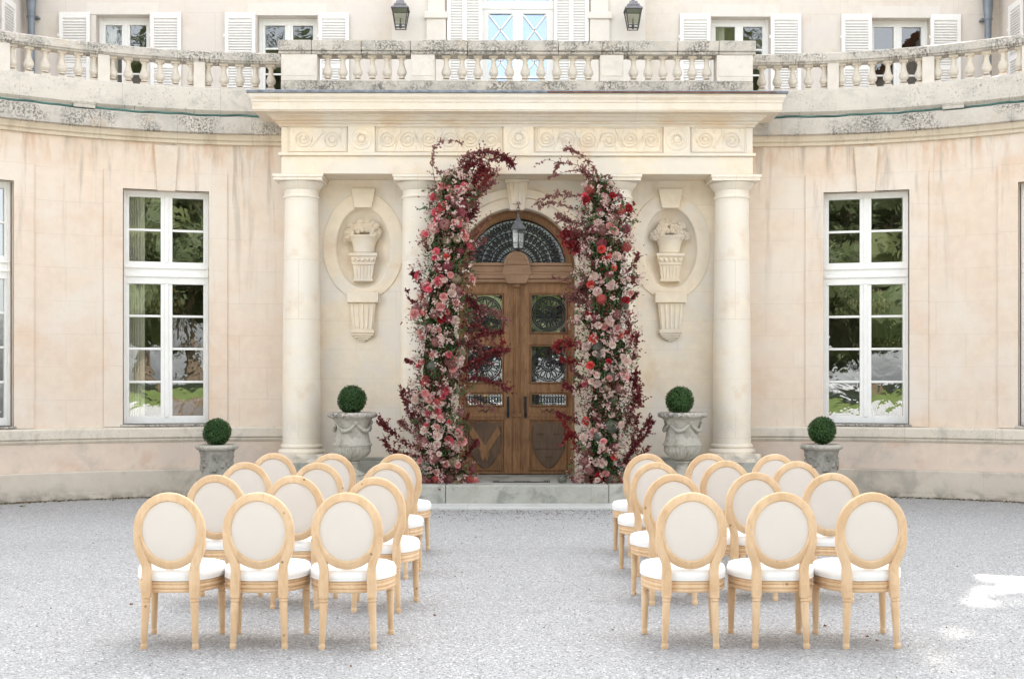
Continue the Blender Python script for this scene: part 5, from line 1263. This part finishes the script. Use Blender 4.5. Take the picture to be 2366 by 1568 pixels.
floral('floral_column', 'tall column of bright pink roses and burgundy sprays left of the door',
       [(1032, 1128, 66), (1022, 1060, 64), (1012, 960, 50), (1012, 860, 56), (1018, 760, 58), (1024, 660, 60), (1035, 570, 56), (1040, 490, 50), (1052, 430, 40), (1068, 395, 22)], 31,
       lambda t: (6, 4.5, 2.5, .3, .2) if t > .5 else (1.6, 6, 6, .4, .3), lambda t: (4, 3.6, .9, 2.4, .5), 92, 44, LB, 4200, 340,
       [(980, 1130, 0), (1085, 1120, 4), (1005, 1132, 3), (1040, 1122, 0), (1062, 1120, 1), (960, 1118, 3)])
floral('floral_column', 'tall column of blush and coral roses with mauve foliage right of the door',
       [(1380, 1118, 66), (1385, 1050, 62), (1400, 950, 56), (1402, 850, 60), (1392, 750, 66), (1398, 660, 64), (1402, 570, 60), (1395, 490, 54), (1392, 440, 40), (1385, 405, 20)], 57,
       lambda t: (.8, 3, 7, 1.8, 1.3) if t < .8 else (.3, 3, 3, .5, 1), lambda t: (4, 2.8, 1.2, 2.8, 1.3), 68, 44, RB, 4200, 360,
       [(1298, 1112, 2), (1332, 1118, 3), (1350, 1118, 0), (1380, 1125, 4), (1418, 1122, 1), (1440, 1128, 4), (1408, 1108, 2)])
# ------------------------------------------------------------------ park trees across the drive (seen only as reflections, and lit by the sun)
def tree_mesh(seed, h, r):
    random.seed(seed); m = MB(); cl = []
    for i in range(34):
        a = random.uniform(0, 2*pi); u = random.uniform(-1, 1); q = math.sqrt(1-u*u); k = random.uniform(.45, 1)
        cl.append((Vector((r*q*cos(a)*k, r*q*sin(a)*k, h*.60+h*.36*u*k)), r*random.uniform(.22, .42)))
    for c, cr in cl:
        m.lathe([(cr*.72*cos(b), cr*.72*sin(b)) for b in [-pi/2+.05+i*(pi-.1)/5 for i in range(6)]], 8, Matrix.Translation(c))
        for k in range(150):
            d = rv(1).normalized(); p = c+d*cr*random.uniform(.65, 1.05); l = random.uniform(.16, .32); leaf(m, p, d+rv(.7), rv(1), l, l*.7)
    me = m.mesh('crown', M['tleaf'])
    t = MB(); t.tube([(0, 0, -.1), (.05, 0, h*.2), (-.1, .1, h*.45), (.1, 0, h*.75)], [r*.09, r*.065, r*.05, r*.02], 10)
    for k in range(6):
        a = k*1.1; t.tube([(0, 0, h*(.28+.05*k)), (r*.35*cos(a), r*.35*sin(a), h*(.45+.05*k)), (r*.7*cos(a), r*.7*sin(a), h*(.55+.05*k))], [r*.035, r*.025, r*.01], 6)
    return me, t.mesh('trunk', M['bark'])
TM = [tree_mesh(3, 13, 4.6), tree_mesh(9, 10.5, 4.2)]
spots = [(-1.2, -22, 1, 1.15), (4.2, -24, 0, 1.0), (-6.5, -23, 0, 1.0), (9.5, -21, 1, 1.25), (-11, -19, 1, 1.3), (1.5, -31, 0, 1.0), (-4, -31, 1, 1.2), (15, -20, 0, 1.35), (-17, -18, 0, 1.4), (13, -30, 0, 1.95), (-13.5, -30, 0, 1.95), (23, -26, 1, 1.5), (-23, -26, 1, 1.5)]
TL = ['nearest the house axis', 'just right of the axis', 'left of the axis', 'with a wide crown right of the axis', 'with a wide crown left of the axis', 'in the second rank on the axis', 'in the second rank left of the axis', 'at the right edge of the first rank', 'at the left edge of the first rank', 'towering in the right of the second rank', 'towering in the left of the second rank', 'at the far right end', 'at the far left end']
for i, (x, y, k, sc) in enumerate(spots):
    root = tag(empty('park_tree', (x, y, 0), i*1.3), f'leafy park tree {TL[i]} behind the viewer', 'tree', 'park trees behind the viewer')
    root.scale = (sc, sc, sc); obj('crown', TM[k][0], root); obj('trunk', TM[k][1], root)

def tall_tree():  # unseen tree added to screen the sun and bound the lit gravel patch
    random.seed(77); m = MB()
    for i in range(80):
        c = Vector((random.uniform(3.6, 12.), random.uniform(-1.4, 1.4), random.uniform(18.5, 24.))); cr = random.uniform(.9, 1.4)
        for k in range(130):
            d = rv(1).normalized(); p = c+d*cr*random.uniform(.3, 1.05)-Vector((12, 0, 0)); l = random.uniform(.35, .6); leaf(m, p, d+rv(.7), rv(1), l, l*.8)
    root = tag(empty('park_tree', (17, 26.5, 0)), 'very tall unseen tree added behind the right corner of the house to shade the court', 'tree')
    obj('crown', m.mesh('crown', M['tleaf']), root)
    t = MB(); t.tube([(0, 0, -.1), (0, 0, 6), (-1.5, .5, 12), (-3.5, 0, 21)], [.5, .42, .3, .1], 10)
    for x in (-7, -5, -2): t.tube([(-1.5, .3, 11), (x, 0, 20)], [.18, .05], 6)
    obj('trunk', t.mesh('trunk', M['bark']), root)
tall_tree()
